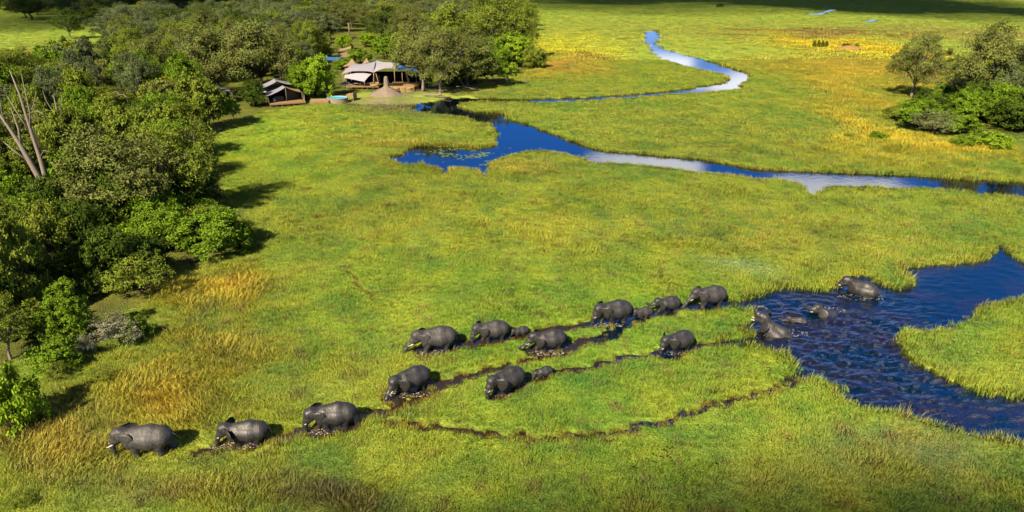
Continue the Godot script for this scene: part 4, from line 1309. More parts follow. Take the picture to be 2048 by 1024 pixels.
func add_elephant(at: Vector3, turn: Vector3, size: float, tusk: float, pose: Dictionary, sk: int, label: String) -> Node3D:
	var t := thing("elephant", label, "elephant", at, 0.0, "elephants of the wading herd")
	t.rotation_order = EULER_ORDER_YXZ
	t.rotation = turn
	t.scale = Vector3.ONE * size
	part(t, "body", elephant_mesh(pose), M.skin[sk])
	var nod: float = pose.get("nod", 0.0)
	for side in [-1.0, 1.0]:
		if tusk > 0.0: part(t, "tusk", tusk_mesh(side, tusk, nod), M.ivory).transform = head_turn(pose)
		part(t, "eye", eye_mesh(), M.eye, head_turn(pose) * Vector3(1.93, 2.04 + nod, side * 0.36))
	return t

func build_foam() -> void:
	# churned white water at the feet: lumpy little mounds of froth
	var r := RandomNumberGenerator.new()
	r.seed = 55
	for a in [[466, 887, 1.6, 40, "white foam churned up at the second elephant's feet"], [640, 862, 0.9, 10, "foam around the third elephant's front feet"], [818, 786, 1.4, 22, "muddy foam under the tusked elephant with spread ears"], [872, 704, 1.3, 16, "pale foam below the long tusked elephant"], [1094, 704, 1.3, 20, "splashes around the elephant with a curled trunk"], [1215, 648, 1.3, 18, "foam at the feet of the striding elephant"], [1012, 786, 1.1, 10, "thin foam under the elephant with a calf"], [1352, 706, 1.0, 8, "thin foam at the lone elephant's feet"], [1562, 664, 2.2, 22, "froth beside the rearing bather"], [1644, 618, 2.0, 18, "froth behind the swimming elephant"], [1726, 592, 2.2, 22, "muddy froth around the half-sunk elephant"]]:
		var s := begin()
		for k in a[3] * 7:
			var an := r.randf() * TAU
			var q := sqrt(r.randf())
			var c := Vector3(cos(an) * q * a[2] * 1.35, -0.10, sin(an) * q * a[2] * 0.45)
			var ra := r.randf_range(0.015, 0.065)
			var prof := 7
			var ring := []
			for i in prof:
				var g := TAU * i / prof
				ring.append(c + Vector3(cos(g) * ra * r.randf_range(0.7, 1.6), 0, sin(g) * ra * r.randf_range(0.5, 1.0)))
			var topp := c + Vector3(0, ra * r.randf_range(0.2, 0.6), 0)
			s.set_smooth_group(0)
			for i in prof: tri(s, ring[i], topp, ring[(i + 1) % prof])
		var o := part(self, "foam", done(s), M.foam, P(a[0], a[1]))
		o.set_meta("kind", "stuff")
		mark(o, a[4], "foam")

# ---------------------------------------------------------------- the lodge
# a stretched canvas panel from its ridge to its eave; sags: ridge, eave, middle
func canvas(parent: Node3D, called: String, m: Material, ra: Vector3, rb: Vector3, ea: Vector3, eb: Vector3, sr := 0.3, se := 0.3, sc := 0.25) -> void:
	var s := begin()
	s.set_smooth_group(0)
	var nu := 14
	var nv := 8
	var g := []
	for i in nu + 1:
		var a := float(i) / nu
		var col := []
		for j in nv + 1:
			var t := float(j) / nv
			var p := ra.lerp(rb, a).lerp(ea.lerp(eb, a), t)
			var k := 4.0 * a * (1.0 - a)
			p.y += -sr * k * (1.0 - t) + se * k * t - sc * 4.0 * t * (1.0 - t)
			p.y += 0.02 * sin(a * 19.0 + t * 4.0)
			col.append(p)
		g.append(col)
	var d := Vector3(0, -0.03, 0)
	for i in nu:
		for j in nv:
			quad(s, g[i][j], g[i + 1][j], g[i + 1][j + 1], g[i][j + 1])
			quad(s, g[i][j] + d, g[i][j + 1] + d, g[i + 1][j + 1] + d, g[i + 1][j] + d)
	for i in nu:
		quad(s, g[i][nv], g[i + 1][nv], g[i + 1][nv] + d, g[i][nv] + d)
	part(parent, called, done(s), m)

func posts(parent: Node3D, at: Array, r: float, m: Material, called := "post") -> void:
	for a in at:
		var s := begin()
		tube(s, [a[0], (a[0] + a[1]) / 2.0, a[1]], [r, r * 0.95, r * 0.9], 7)
		part(parent, called, done(s), m)

func deck(parent: Node3D, x0: float, x1: float, z0: float, z1: float, y: float, m: Array) -> void:
	var s2 := begin()
	box(s2, Vector3((x0 + x1) / 2.0, y - 0.18, z1 - 0.1), Vector3((x1 - x0) / 2.0 - 0.05, 0.11, 0.05))
	var dk := part(parent, "deck", done(s2), m[0])
	var n := int((z1 - z0) / 0.3)
	for k in n:
		var s := begin()
		var a := z0 + (z1 - z0) * k / n
		var b := z0 + (z1 - z0) * (k + 1) / n - 0.025
		box(s, Vector3((x0 + x1) / 2.0, y - 0.03, (a + b) / 2.0), Vector3((x1 - x0) / 2.0, 0.03, (b - a) / 2.0))
		part(dk, "plank", done(s), m[k % m.size()])
	var q := []
	var c := int((x1 - x0) / 1.8) + 1
	for i in c + 1:
		q.append([Vector3(lerpf(x0 + 0.1, x1 - 0.1, float(i) / c), -0.3, z1 - 0.25), Vector3(lerpf(x0 + 0.1, x1 - 0.1, float(i) / c), y - 0.07, z1 - 0.25)])
	posts(dk, q, 0.09, m[1], "stilt")

func panel(parent: Node3D, called: String, m: Material, a: Vector3, b: Vector3, h: float, thick := 0.06) -> void:
	var s := begin()
	var d := (b - a)
	var x := d.normalized()
	box(s, (a + b) / 2.0 + Vector3(0, h / 2.0, 0), Vector3(d.length() / 2.0, h / 2.0, thick / 2.0), Basis(x, Vector3.UP, x.cross(Vector3.UP)))
	part(parent, called, done(s), m)

func slat_wall(parent: Node3D, ms: Array, a: Vector3, b: Vector3, h: float) -> void:
	var s := begin()
	var back := (b - a).normalized().cross(Vector3.UP) * 0.07
	bar(s, a + back + Vector3(0, h * 0.5, 0), b + back + Vector3(0, h * 0.5, 0), 0.06, 0.06)
	var screen := part(parent, "screen", done(s), ms[0])
	var n := int((b - a).length() / 0.22)
	for k in n:
		var p := a.lerp(b, (k + 0.1) / n)
		var q := a.lerp(b, (k + 0.9) / n)
		panel(screen, "slat", ms[k % ms.size()], p, q, h * (0.96 + 0.05 * sin(k * 7.3)), 0.05)

func chair(at: Vector3, turn: float, label: String, m: Material) -> void:
	var t := thing("chair", label, "chair", at, turn, "chairs on the lodge deck")
	var s := begin(); box(s, Vector3(0, 0.45, 0), Vector3(0.28, 0.04, 0.28)); part(t, "seat", done(s), m)
	s = begin(); box(s, Vector3(0, 0.78, -0.26), Vector3(0.28, 0.28, 0.03), Basis(Vector3.RIGHT, -0.2)); part(t, "backrest", done(s), m)
	for x in [-0.24, 0.24]:
		for z in [-0.24, 0.24]:
			s = begin(); box(s, Vector3(x, 0.2, z), Vector3(0.025, 0.21, 0.025)); part(t, "leg", done(s), M.wood_dark)

func table(at: Vector3, w: float, label: String, m: Material) -> void:
	var t := thing("table", label, "table", at, 0.1)
	var s := begin(); box(s, Vector3(0, 0.74, 0), Vector3(w, 0.03, 0.45)); part(t, "tabletop", done(s), m)
	for x in [-w + 0.08, w - 0.08]:
		for z in [-0.38, 0.38]:
			s = begin(); box(s, Vector3(x, 0.35, z), Vector3(0.03, 0.36, 0.03)); part(t, "leg", done(s), M.wood_dark)

func build_lodge() -> void:
	var grain := noise_tex(0.02, 4, Color(0.72, 0.68, 0.62), Color.WHITE, 256, false, 4.0, 81)
	for a in [["grey_canvas", 0.195, 0.202, 0.271], ["white_canvas", 0.247, 0.255, 0.329], ["tan_canvas", 0.203, 0.158, 0.098], ["blue_canvas", 0.038, 0.105, 0.300], ["wood_a", 0.225, 0.150, 0.083], ["wood_b", 0.188, 0.128, 0.068], ["wood_c", 0.255, 0.180, 0.105], ["wood_dark", 0.045, 0.034, 0.022], ["reed", 0.255, 0.195, 0.105], ["reed_b", 0.217, 0.165, 0.090], ["inside", 0.022, 0.019, 0.015], ["mound", 0.188, 0.158, 0.135], ["pale_wood", 0.225, 0.203, 0.173], ["sand", 0.255, 0.180, 0.083]]:
		M[a[0]] = mat(lin(a[1], a[2], a[3]), 0.85, 0.15)
		world_tex(M[a[0]], grain, 1.6)
	M.earth = mat(lin(0.17, 0.10, 0.04), 0.95, 0.1)
	var wood_set := [M.wood_a, M.wood_b, M.wood_c]
	# the small tent with its deck
	var t := thing("safari_tent", "small grey-roofed tent with open front and wooden deck at the wood's edge", "tent", P(572, 209), 0.42)
	deck(t, -4.6, 5.0, -4.5, 3.4, 0.9, wood_set)
	canvas(t, "roof_panel", M.grey_canvas, Vector3(0.2, 4.9, 1.4), Vector3(0.2, 4.9, -7.0), Vector3(-5.0, 2.9, 1.8), Vector3(-5.0, 2.9, -7.2), 0.25, 0.1, 0.25)
	canvas(t, "roof_panel", M.tan_canvas, Vector3(0.2, 4.9, -7.0), Vector3(0.2, 4.9, 1.4), Vector3(4.6, 3.3, -7.2), Vector3(4.6, 3.3, 1.6), 0.25, 0.1, 0.25)
	canvas(t, "flysheet", M.grey_canvas, Vector3(-1.4, 6.0, -3.2), Vector3(-1.4, 6.0, -9.0), Vector3(-5.6, 4.4, -3.0), Vector3(-5.6, 4.4, -9.2), 0.2, 0.1, 0.2)
	canvas(t, "flysheet", M.grey_canvas, Vector3(-1.4, 6.0, -9.0), Vector3(-1.4, 6.0, -3.2), Vector3(2.6, 4.9, -9.2), Vector3(2.6, 4.9, -3.0), 0.2, 0.1, 0.2)
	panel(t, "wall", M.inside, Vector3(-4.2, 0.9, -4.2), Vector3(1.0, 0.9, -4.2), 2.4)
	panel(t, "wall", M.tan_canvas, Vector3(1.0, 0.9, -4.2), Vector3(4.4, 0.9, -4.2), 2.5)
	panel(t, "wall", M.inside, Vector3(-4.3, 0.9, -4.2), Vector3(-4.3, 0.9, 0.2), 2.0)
	posts(t, [[Vector3(0.2, 0.9, 1.3), Vector3(0.2, 5.0, 1.3)], [Vector3(-4.6, 0.9, 1.6), Vector3(-4.9, 3.0, 1.6)], [Vector3(4.4, 0.9, 1.5), Vector3(4.5, 3.4, 1.5)]], 0.07, M.pale_wood)
	slat_wall(t, [M.reed, M.reed_b], Vector3(4.95, 0.5, -3.4), Vector3(4.95, 0.5, 1.95), 2.3)
	slat_wall(t, [M.reed_b, M.reed], Vector3(-4.6, 0.5, -1.4), Vector3(-4.6, 0.5, 1.95), 1.9)
	var tb := Transform3D(Basis(Vector3.UP, 0.42), P(572, 209))
	chair(tb * Vector3(-3.0, 0.9, 0.6), 0.6, "pale armchair on the small tent's deck", M.white_canvas)
	var so := thing("sofa", "brown sofa under the small tent's roof", "sofa", tb * Vector3(-1.4, 0.9, -2.4), 0.42)
	var s := begin(); box(s, Vector3(0, 0.3, 0), Vector3(1.2, 0.2, 0.45)); part(so, "seat", done(s), M.tan_canvas)
	s = begin(); box(s, Vector3(0, 0.72, -0.4), Vector3(1.2, 0.3, 0.1)); part(so, "backrest", done(s), M.tan_canvas)
	# a second tent glimpsed among the trees
	t = thing("safari_tent", "tent with grey ridge half hidden by the olive tree left of the small tent", "tent", P(432, 206), 0.5)
	canvas(t, "roof_panel", M.white_canvas, Vector3(0, 4.4, 2.5), Vector3(0, 4.4, -5.0), Vector3(-4.4, 3.0, 2.8), Vector3(-4.4, 3.0, -5.2))
	canvas(t, "roof_panel", M.grey_canvas, Vector3(0, 4.4, -5.0), Vector3(0, 4.4, 2.5), Vector3(4.4, 3.0, -5.2), Vector3(4.4, 3.0, 2.8))
	panel(t, "wall", M.inside, Vector3(-4, 0, -1), Vector3(4, 0, -1), 3.0)
	posts(t, [[Vector3(4.2, -0.2, 2.6), Vector3(4.3, 3.0, 2.6)], [Vector3(-4.2, -0.2, 2.6), Vector3(-4.3, 3.0, 2.6)]], 0.08, M.pale_wood)
	deck(t, -4.2, 4.2, -0.8, 2.6, 0.4, wood_set)
	# the main lodge under its stretched canopies
	var L := P(735, 178)
	t = thing("lodge", "main lodge of grey stretched canopies over a dark open lounge on stilts", "lodge", L, 0.0)
	canvas(t, "canopy", M.grey_canvas, Vector3(-4.4, 7.0, -5.5), Vector3(2.4, 8.0, -5.5), Vector3(-7.8, 4.6, 0.0), Vector3(2.4, 5.2, 0.8), 0.3, 0.8, -0.5)
	canvas(t, "canopy", M.grey_canvas, Vector3(2.4, 8.2, -5.5), Vector3(-4.4, 7.0, -5.5), Vector3(3.0, 4.6, -12), Vector3(-8.0, 4.4, -12), 0.3, 0.5, 0.3)
	canvas(t, "canopy", M.grey_canvas, Vector3(-4.4, 7.0, -5.5), Vector3(-4.4, 6.99, -5.6), Vector3(-8.0, 4.4, -12), Vector3(-7.8, 4.6, 0.0), 0.0, 0.4, 0.3)
	canvas(t, "canopy", M.white_canvas, Vector3(2.4, 8.2, -5.4), Vector3(10.0, 8.0, -7.5), Vector3(2.5, 5.2, 0.9), Vector3(8.6, 6.0, -2.0), 0.7, 0.6, 0.2)
	canvas(t, "canopy", M.grey_canvas, Vector3(10.0, 8.0, -7.5), Vector3(2.4, 8.2, -5.6), Vector3(11.0, 5.0, -13), Vector3(3.1, 4.6, -12.2), 0.7, 0.4, 0.2)
	canvas(t, "awning", M.white_canvas, Vector3(-6.8, 4.3, 0.6), Vector3(1.8, 4.75, 1.1), Vector3(-6.6, 3.7, 1.6), Vector3(-0.2, 2.7, 3.2), -0.5, 0.0, -0.15)
	canvas(t, "awning", M.blue_canvas, Vector3(9.6, 6.9, -4.2), Vector3(16.0, 6.3, -4.2), Vector3(9.4, 5.7, -1.0), Vector3(15.6, 5.2, -1.0), 0.2, 0.3, 0.1)
	deck(t, -6.2, 4.0, -2.5, 2.6, 1.2, wood_set)
	deck(t, 11.2, 16.2, -3.0, 1.6, 1.2, wood_set)
	s = begin(); box(s, Vector3(4.5, 1.08, -7.3), Vector3(11.5, 0.09, 4.7)); part(t, "floor", done(s), M.wood_dark)
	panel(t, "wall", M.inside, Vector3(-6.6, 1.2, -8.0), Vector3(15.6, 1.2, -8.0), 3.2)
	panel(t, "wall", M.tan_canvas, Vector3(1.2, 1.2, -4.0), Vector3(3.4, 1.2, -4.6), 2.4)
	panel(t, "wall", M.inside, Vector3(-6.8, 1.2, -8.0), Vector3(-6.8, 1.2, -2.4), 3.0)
	posts(t, [[Vector3(-7.4, 0, 0.0), Vector3(-7.4, 4.6, 0.0)], [Vector3(-0.2, 1.2, 2.5), Vector3(-0.2, 2.8, 3.1)], [Vector3(2.4, 1.2, 0.6), Vector3(2.4, 5.1, 0.7)], [Vector3(4.2, 0, 0.8), Vector3(3.0, 5.0, 0.2)], [Vector3(2.0, 0.5, 0.9), Vector3(2.5, 5.0, 0.7)], [Vector3(8.5, 0.8, -1.8), Vector3(8.5, 6.0, -2.0)], [Vector3(11.0, 1.2, -1.4), Vector3(11.0, 5.5, -1.2)], [Vector3(15.4, 1.2, -1.4), Vector3(15.5, 5.2, -1.1)], [Vector3(-6.5, 1.2, 1.4), Vector3(-6.6, 3.8, 1.5)]], 0.11, M.wood_c)
	for a in [[-5.4, 1.6, 0.6, "reclining chair at the corner of the lodge deck nearest the umbrella"], [-1.9, 0.9, -0.4, "pale chair in the middle of the lodge deck"], [0.6, 1.2, 0.3, "pale chair under the tip of the lodge awning"]]:
		chair(L + Vector3(a[0], 1.2, a[1]), a[2], a[3], M.white_canvas)
	table(L + Vector3(-3.2, 1.2, 1.0), 0.7, "white table on the lodge deck", M.white_canvas)
	table(L + Vector3(9.6, 1.2, -1.2), 1.8, "long wooden dining table under the blue awning", M.wood_b)
	var pf := thing("round_sofa", "round straw-coloured sofa at the right end of the lodge deck", "sofa", L + Vector3(2.6, 1.2, 1.4))
	s = begin(); lathe(s, [Vector2(0, 0.02), Vector2(1.3, 0.02), Vector2(1.42, 0.25), Vector2(1.35, 0.5), Vector2(0.9, 0.55), Vector2(0, 0.5)], 20); part(pf, "seat", done(s), M.sand)
	s = begin()
	var arc := []
	for k in 11: arc.append(Vector3(cos(PI * (1.0 + k / 10.0)) * 1.25, 0.75, sin(PI * (1.0 + k / 10.0)) * 1.25))
	var ar := []
	for k in 11: ar.append(0.24)
	tube(s, arc, ar, 7); part(pf, "backrest", done(s), M.sand)
	# fire pit terrace of straw-coloured logs right of the mound
	t = thing("log_terrace", "straw-coloured terrace of stacked logs right of the termite mound", "terrace", P(800, 184))
	var r := RandomNumberGenerator.new()
	r.seed = 31
	for k in 16:
		s = begin()
		var y := 0.18 + 0.3 * (k / 4)
		var x := -3.0 + 1.9 * (k % 4) + r.randf_range(-0.3, 0.3)
		tube(s, [Vector3(x - 1.0, y, -0.35 * (k / 4)), Vector3(x + 1.0, y + r.randf_range(-0.1, 0.15), -0.35 * (k / 4) + r.randf_range(-0.4, 0.4))], [0.2, 0.17], 7)
		part(t, "log", done(s), [M.sand, M.reed, M.wood_c][k % 3])
	s = begin(); box(s, Vector3(0.2, 0.66, -2.4), Vector3(4.0, 0.7, 1.1)); part(t, "bank", done(s), M.sand)
	# twin-peaked tan tent and far roofs
	t = thing("peaked_tent", "tan tent with twin peaks behind the grey canopies", "tent", P(724, 152), 0.05)
	for q in [[-3.0, 0.0], [2.0, 0.0]]:
		for sd in [1.0, -1.0]:
			canvas(t, "roof_panel", M.tan_canvas, Vector3(q[0] - 0.1 * sd, 6.2, 0), Vector3(q[0] + 0.1 * sd, 6.2, 0), Vector3(q[0] - 2.8 * sd, 3.6, 3.0 * sd), Vector3(q[0] + 2.8 * sd, 3.6, 3.0 * sd), 0.0, 0.2, 0.5)
			canvas(t, "roof_panel", M.tan_canvas, Vector3(q[0], 6.2, 0.1 * sd), Vector3(q[0], 6.2, -0.1 * sd), Vector3(q[0] + 2.8 * sd, 3.6, 3.0 * sd), Vector3(q[0] + 2.8 * sd, 3.6, -3.0 * sd), 0.0, 0.2, 0.5)
	panel(t, "wall", M.tan_canvas, Vector3(-5.4, 0, 2.4), Vector3(4.4, 0, 2.4), 3.7)
	t = thing("blue_roof", "blue roof on posts behind the lime-green tree", "shelter", P(662, 134), 0.05)
	canvas(t, "roof_panel", M.blue_canvas, Vector3(-4.2, 3.6, -3.2), Vector3(3.8, 3.4, -3.2), Vector3(-4.2, 2.9, 3.0), Vector3(4.2, 2.7, 3.0), 0.1, 0.1, 0.05)
	posts(t, [[Vector3(-4, -0.2, 2.8), Vector3(-4, 2.9, 2.8)], [Vector3(4, -0.2, 2.8), Vector3(4, 2.7, 2.8)], [Vector3(-4, -0.2, -3), Vector3(-4, 3.5, -3)], [Vector3(3.7, -0.2, -3), Vector3(3.7, 3.3, -3)]], 0.1, M.wood_dark)
	t = thing("small_hut", "little hut with a pale curved roof behind the blue roof", "hut", P(690, 114), 0.1)
	canvas(t, "roof_panel", M.tan_canvas, Vector3(-2.6, 3.4, -1.5), Vector3(2.8, 4.6, -1.5), Vector3(-3.4, 2.3, 2.0), Vector3(2.8, 3.6, 2.0), 0.4, 0.0, 0.1)
	panel(t, "wall", M.tan_canvas, Vector3(-2.6, 0, 1.2), Vector3(2.4, 0, 1.2), 2.4)
	panel(t, "wall", M.inside, Vector3(-2.6, 0, 1.2), Vector3(-2.6, 0, -1.5), 2.2)
	# plunge pool
	t = thing("plunge_pool", "round plunge pool of upright boards filled with turquoise water", "pool", P(676, 205))
	s = begin(); lathe(s, [Vector2(2.78, -0.1), Vector2(2.78, 1.3)], 40)
	var tank := part(t, "tank", done(s), M.inside)
	var boards := [M.pale_wood, M.wood_c, M.pale_wood]
	for k in 40:
		var a0 := TAU * (k + 0.04) / 40.0
		var a1 := TAU * (k + 0.96) / 40.0
		panel(tank, "board", boards[k % 3], Vector3(cos(a0), 0, sin(a0)) * 2.85, Vector3(cos(a1), 0, sin(a1)) * 2.85, 1.36 + 0.03 * sin(k * 5.0), 0.06)
	s = begin(); lathe(s, [Vector2(2.45, 1.2), Vector2(2.45, 1.46), Vector2(2.95, 1.46), Vector2(2.95, 1.36), Vector2(2.8, 1.34)], 40); part(t, "rim", done(s), M.white_canvas)
	var wm := mat(lin(0.02, 0.30, 0.28), 0.08, 0.5)
	s = begin(); lathe(s, [Vector2(2.6, 1.34), Vector2(1.3, 1.345), Vector2(0.01, 1.34)], 40); part(t, "water", done(s), wm)
	t = thing("pool_deck", "straw-coloured timber deck left of the plunge pool", "deck", P(640, 208), 0.1)
	deck(t, -2.6, 2.6, -2.4, 1.0, 1.1, [M.sand, M.wood_c, M.reed])
	slat_wall(t, [M.reed, M.reed_b], Vector3(-2.6, 0, 1.05), Vector3(2.6, 0, 1.05), 0.95)
	t = thing("pool_steps", "tan timber steps and screen at the right of the plunge pool", "steps", P(703, 202), -0.1)
	deck(t, -1.6, 0.6, -3.2, 0.2, 1.7, [M.sand, M.wood_c])
	slat_wall(t, [M.wood_c, M.reed], Vector3(0.7, 0, -3.0), Vector3(0.7, 0, 0.4), 2.4)
	# umbrella
	t = thing("umbrella", "blue-grey umbrella over the seats behind the plunge pool", "umbrella", P(692, 185))
	posts(t, [[Vector3(0, -0.1, 0), Vector3(0, 3.3, 0)]], 0.04, M.wood_dark, "pole")
	var um := mat(lin(0.08, 0.12, 0.21), 0.8, 0.2)
	for k in 8:
		var a0 := TAU * k / 8.0
		var a1 := TAU * (k + 1) / 8.0
		s = begin()
		s.set_smooth_group(0)
		var c0 := Vector3(cos(a0), 0, sin(a0))
		var c1 := Vector3(cos(a1), 0, sin(a1))
		var apex := Vector3(0, 3.35, 0)
		quad(s, apex, c1 * 0.9 + Vector3(0, 2.98, 0), (c0 + c1) * 0.46 + Vector3(0, 2.95, 0), c0 * 0.9 + Vector3(0, 2.98, 0))
		quad(s, c0 * 0.9 + Vector3(0, 2.98, 0), c1 * 0.9 + Vector3(0, 2.98, 0), c1 * 1.6 + Vector3(0, 2.6, 0), c0 * 1.6 + Vector3(0, 2.6, 0))
		part(t, "canopy_panel", done(s), um)
	# termite mound
	s = begin()
	lathe(s, [Vector2(5.2, -0.15), Vector2(4.6, 0.25), Vector2(3.7, 0.75), Vector2(2.7, 1.4), Vector2(1.7, 1.95), Vector2(0.98, 2.3), Vector2(0.78, 2.8), Vector2(0.72, 3.8), Vector2(0.62, 4.8), Vector2(0.42, 5.4), Vector2(0.02, 5.6)], 26, 0.5, 3)
	var mo := part(self, "termite_mound", done(s), M.mound, P(774, 190))
	relief(M.mound, noise_tex(0.03, 5, Color.BLACK, Color.WHITE, 256, false, 4.0, 91), 14.0)
	mark(mo, "pale grey termite mound with a tall spire in front of the lodge", "termite mound")
	s = begin()
	lathe(s, [Vector2(3.2, -0.1), Vector2(2.4, 0.8), Vector2(1.4, 2.0), Vector2(0.6, 3.0), Vector2(0.02, 3.4)], 18, 0.35, 40)
	mo = part(self, "termite_mound", done(s), M.sand, P(345, 148))
	mark(mo, "tan earth mound at the foot of the two white trunks in the wood", "termite mound")
	s = begin()
	lathe(s, [Vector2(6.5, -0.1), Vector2(4.6, 0.6), Vector2(2.2, 1.4), Vector2(0.02, 1.7)], 18, 0.6, 60)
	mo = part(self, "termite_mound", done(s), M.earth, P(1698, 98))
	mark(mo, "low brown mound with bushes out on the yellow plain", "termite mound")
	# canoes pulled up on the bank
	for a in [[866, 193, 0.05, "pale canoe pulled up on the bank in front of the grove"], [884, 196, -0.25, "grey canoe with its end in the dark water"]]:
		t = thing("canoe", a[3], "canoe", P(a[0], a[1]), a[2], "canoes on the river bank")
		var hull := begin()
		hull.set_smooth_group(0)
		var rows := []
		for i in 13:
			var q := i / 12.0 * 2.0 - 1.0
			var w := 0.48 * pow(maxf(0.0, 1.0 - q * q), 0.6) + 0.02
			var lift := 0.28 * q * q
			var ring := []
			for k in 9:
				var an := PI * k / 8.0
				ring.append(Vector3(q * 2.9, 0.48 + lift * 0.7 - sin(an) * (0.46 - lift * 0.6), -cos(an) * w))
			rows.append(ring)
		for i in 12:
			for k in 8:
				quad(hull, rows[i][k], rows[i][k + 1], rows[i + 1][k + 1], rows[i + 1][k])
		part(t, "hull", done(hull), M.pale_wood if a[1] == 193 else M.mound)
		for x in [-1.2, 0.6]:
			s = begin(); box(s, Vector3(x, 0.42, 0), Vector3(0.14, 0.025, 0.42)); part(t, "thwart", done(s), M.wood_b)

# ---------------------------------------------------------------- small things
func build_lilies() -> void:
	var v := PackedVector3Array()
	var n := PackedVector3Array()
	for k in 9:
		var a := 0.35 + (TAU - 0.7) * k / 9.0
		var b := 0.35 + (TAU - 0.7) * (k + 1) / 9.0
		v.append_array([Vector3(0, 0.01, 0), Vector3(cos(a), 0.0, sin(a)), Vector3(cos(b), 0.0, sin(b))])
		n.append_array([Vector3.UP, Vector3.UP, Vector3.UP])
	var pad := array_mesh(v, n, PackedColorArray(), PackedInt32Array())
	var m := mat(Color.WHITE, 0.35, 0.5)
	m.vertex_color_use_as_albedo = true
	var r := RandomNumberGenerator.new()
	r.seed = 66
	var tr: Array[Transform3D] = []
	var co := PackedColorArray()
	for a in [[960, 320, 50, 20, 260], [905, 305, 50, 10, 160], [990, 305, 40, 8, 160], [950, 295, 50, 4, 200], [960, 345, 25, 10, 140], [1560, 600, 40, 10, 0], [855, 222, 25, 4, 30], [1170, 312, 20, 4, 30]]:
		for k in a[4]:
			var p := P(a[0] + r.randfn(0, 0.5) * a[2], a[1] + r.randfn(0, 0.5) * a[3])
			if not in_water(p.x, p.z): continue
			if n3.get_noise_2d(p.x * 0.6, p.z * 0.6) < 0.03: continue
			p.y = -0.09 + r.randf() * 0.012
			var sc := r.randf_range(0.14, 0.36)
			tr.append(Transform3D(Basis(Vector3.UP, r.randf() * TAU).scaled(Vector3(sc, 1, sc)), p))
			var g := r.randf_range(0.7, 1.1)
			co.append(Color(0.07 * g, 0.11 * g, 0.018 * g))
	scatter("lily_pads", "floating green lily pads in the river's side pool", "lily pads", pad, m, tr, co)
	# white lily flowers dotted in the wet grass
	v = PackedVector3Array()
	n = PackedVector3Array()
	for k in 7:
		var a := TAU * k / 7.0
		var d := Vector3(cos(a), 0, sin(a))
		var e := Vector3(-sin(a), 0, cos(a)) * 0.28
		for q in [Vector3.ZERO, d * 0.6 + e + Vector3(0, 0.4, 0), d + Vector3(0, 0.75, 0), Vector3.ZERO, d + Vector3(0, 0.75, 0), d * 0.6 - e + Vector3(0, 0.4, 0)]:
			v.append(q); n.append(Vector3.UP)
	var fl := array_mesh(v, n, PackedColorArray(), PackedInt32Array())
	var tr2: Array[Transform3D] = []
	var co2 := PackedColorArray()
	for a in [[1530, 735, 70, 20, 9], [1420, 650, 60, 25, 6], [1650, 790, 40, 20, 5], [1330, 920, 60, 30, 7], [1900, 670, 80, 30, 6], [1380, 900, 120, 50, 6], [790, 850, 60, 30, 4], [1060, 372, 60, 12, 6], [925, 725, 10, 4, 2], [1880, 545, 60, 10, 4]]:
		for k in a[4]:
			var p := P(a[0] + r.randfn(0, 0.6) * a[2], a[1] + r.randfn(0, 0.6) * a[3])
			if in_water(p.x, p.z): continue
			p.y = 0.75
			tr2.append(Transform3D(Basis(Vector3.UP, r.randf() * TAU).scaled(Vector3.ONE * r.randf_range(0.08, 0.15)), p))
			co2.append(Color(0.85, 0.84, 0.80))
	scatter("white_flowers", "tiny white flowers dotted through the wet grass by the pool", "flowers", fl, m, tr2, co2)

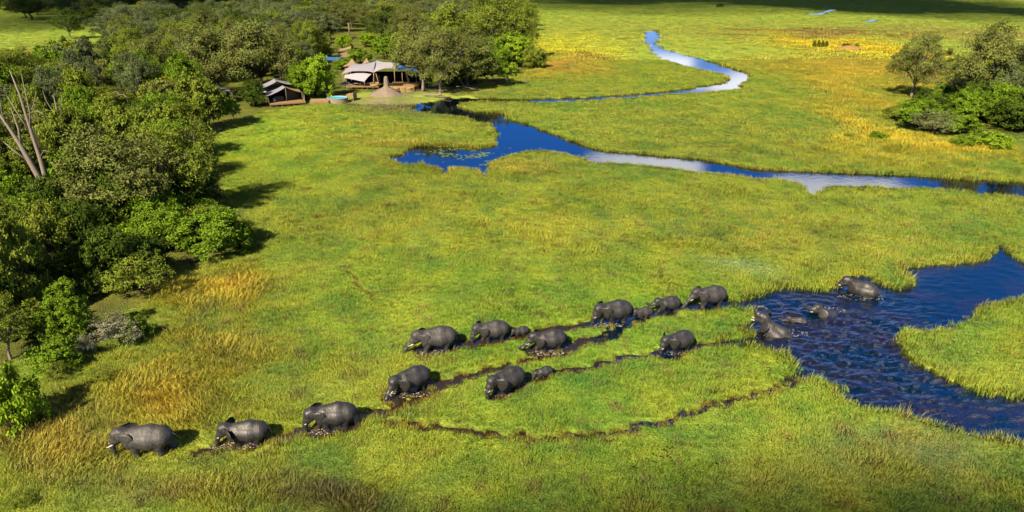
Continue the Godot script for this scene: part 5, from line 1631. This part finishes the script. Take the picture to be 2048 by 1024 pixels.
func build_clouds() -> void:
	# the cumulus bank overhead whose shadow lies on the far plain and the far wood
	var ray := Vector3(0.55, -0.96, -1.0)
	var lift := 640.0
	var core := begin()
	var fringe := begin()
	var r := RandomNumberGenerator.new()
	r.seed = 14
	var ball := SphereMesh.new()
	ball.radius = 1.0
	ball.height = 2.0
	ball.radial_segments = 12
	ball.rings = 6
	var u := -300.0
	while u < 2500.0:
		var edge := 62.0
		if u > 200.0: edge = remap(clampf(u, 200.0, 560.0), 200.0, 560.0, 54.0, 26.0)
		if u > 560.0: edge = remap(clampf(u, 560.0, 1100.0), 560.0, 1100.0, 14.0, 20.0)
		if u > 1100.0: edge = remap(clampf(u, 1100.0, 1900.0), 1100.0, 1900.0, 22.0, 32.0)
		if u > 1900.0: edge = remap(clampf(u, 1900.0, 2300.0), 1900.0, 2300.0, 38.0, 48.0)
		edge += 12.0 * n2.get_noise_1d(u * 0.10) + r.randf_range(-2.0, 2.0)
		var p := P(u, edge)
		var back := -p.z
		var rad := 22.0
		while p.z > -1500.0:
			var c := p - ray * (lift / 0.96) + Vector3(r.randf_range(-14, 14), r.randf_range(-10, 16), -rad * 0.4)
			var deep := (-p.z - back)
			var rr := rad * r.randf_range(0.7, 1.3)
			if r.randf() < 0.85:
				(fringe if deep < 240.0 else core).append_from(ball, 0, Transform3D(Basis(Vector3.UP, r.randf() * TAU).scaled(Vector3(rr * 1.2, rr * 0.5, rr)), c))
			p.z -= rad * 1.15
			rad = minf(rad * 1.22, 95.0)
		u += 34.0
	var veil := begin()
	for k in 60:
		var g := P(r.randf_range(500.0, 2150.0), r.randf_range(975.0, 1120.0)) + Vector3(0, 0, 4.0)
		var rr := r.randf_range(5.0, 10.0)
		veil.append_from(ball, 0, Transform3D(Basis().scaled(Vector3(rr * 1.4, rr * 0.5, rr)), g - ray * (lift / 0.96)))
	var wisp := mat(lin(0.82, 0.82, 0.83), 1.0, 0.0)
	wisp.transparency = BaseMaterial3D.TRANSPARENCY_ALPHA
	wisp.albedo_color.a = 0.04
	var vo := structure("cloud", veil.commit(), wisp)
	mark(vo, "small thin cloud drifting over the nearest meadow", "cloud")
	var m := mat(lin(0.82, 0.82, 0.83), 1.0, 0.0)
	m.transparency = BaseMaterial3D.TRANSPARENCY_ALPHA
	m.albedo_color.a = 0.10
	var o := structure("cloud", core.commit(), m)
	mark(o, "wide bank of white cumulus above the far plain", "cloud")
	var thin := mat(lin(0.82, 0.82, 0.83), 1.0, 0.0)
	thin.transparency = BaseMaterial3D.TRANSPARENCY_ALPHA
	thin.albedo_color.a = 0.06
	o = structure("cloud", fringe.commit(), thin)
	mark(o, "thin ragged rim of the cumulus bank above the far plain", "cloud")

func _ready() -> void:
	rng.seed = 2024
	stage()
	lay_out()
	build_land()
	build_water()
	build_clouds()
	prepare_trees()
	build_named_trees()
	fill_wood()
	build_dead_wood()
	build_lodge()
	build_elephants()
	build_grass()
	build_foam()
	build_lilies()
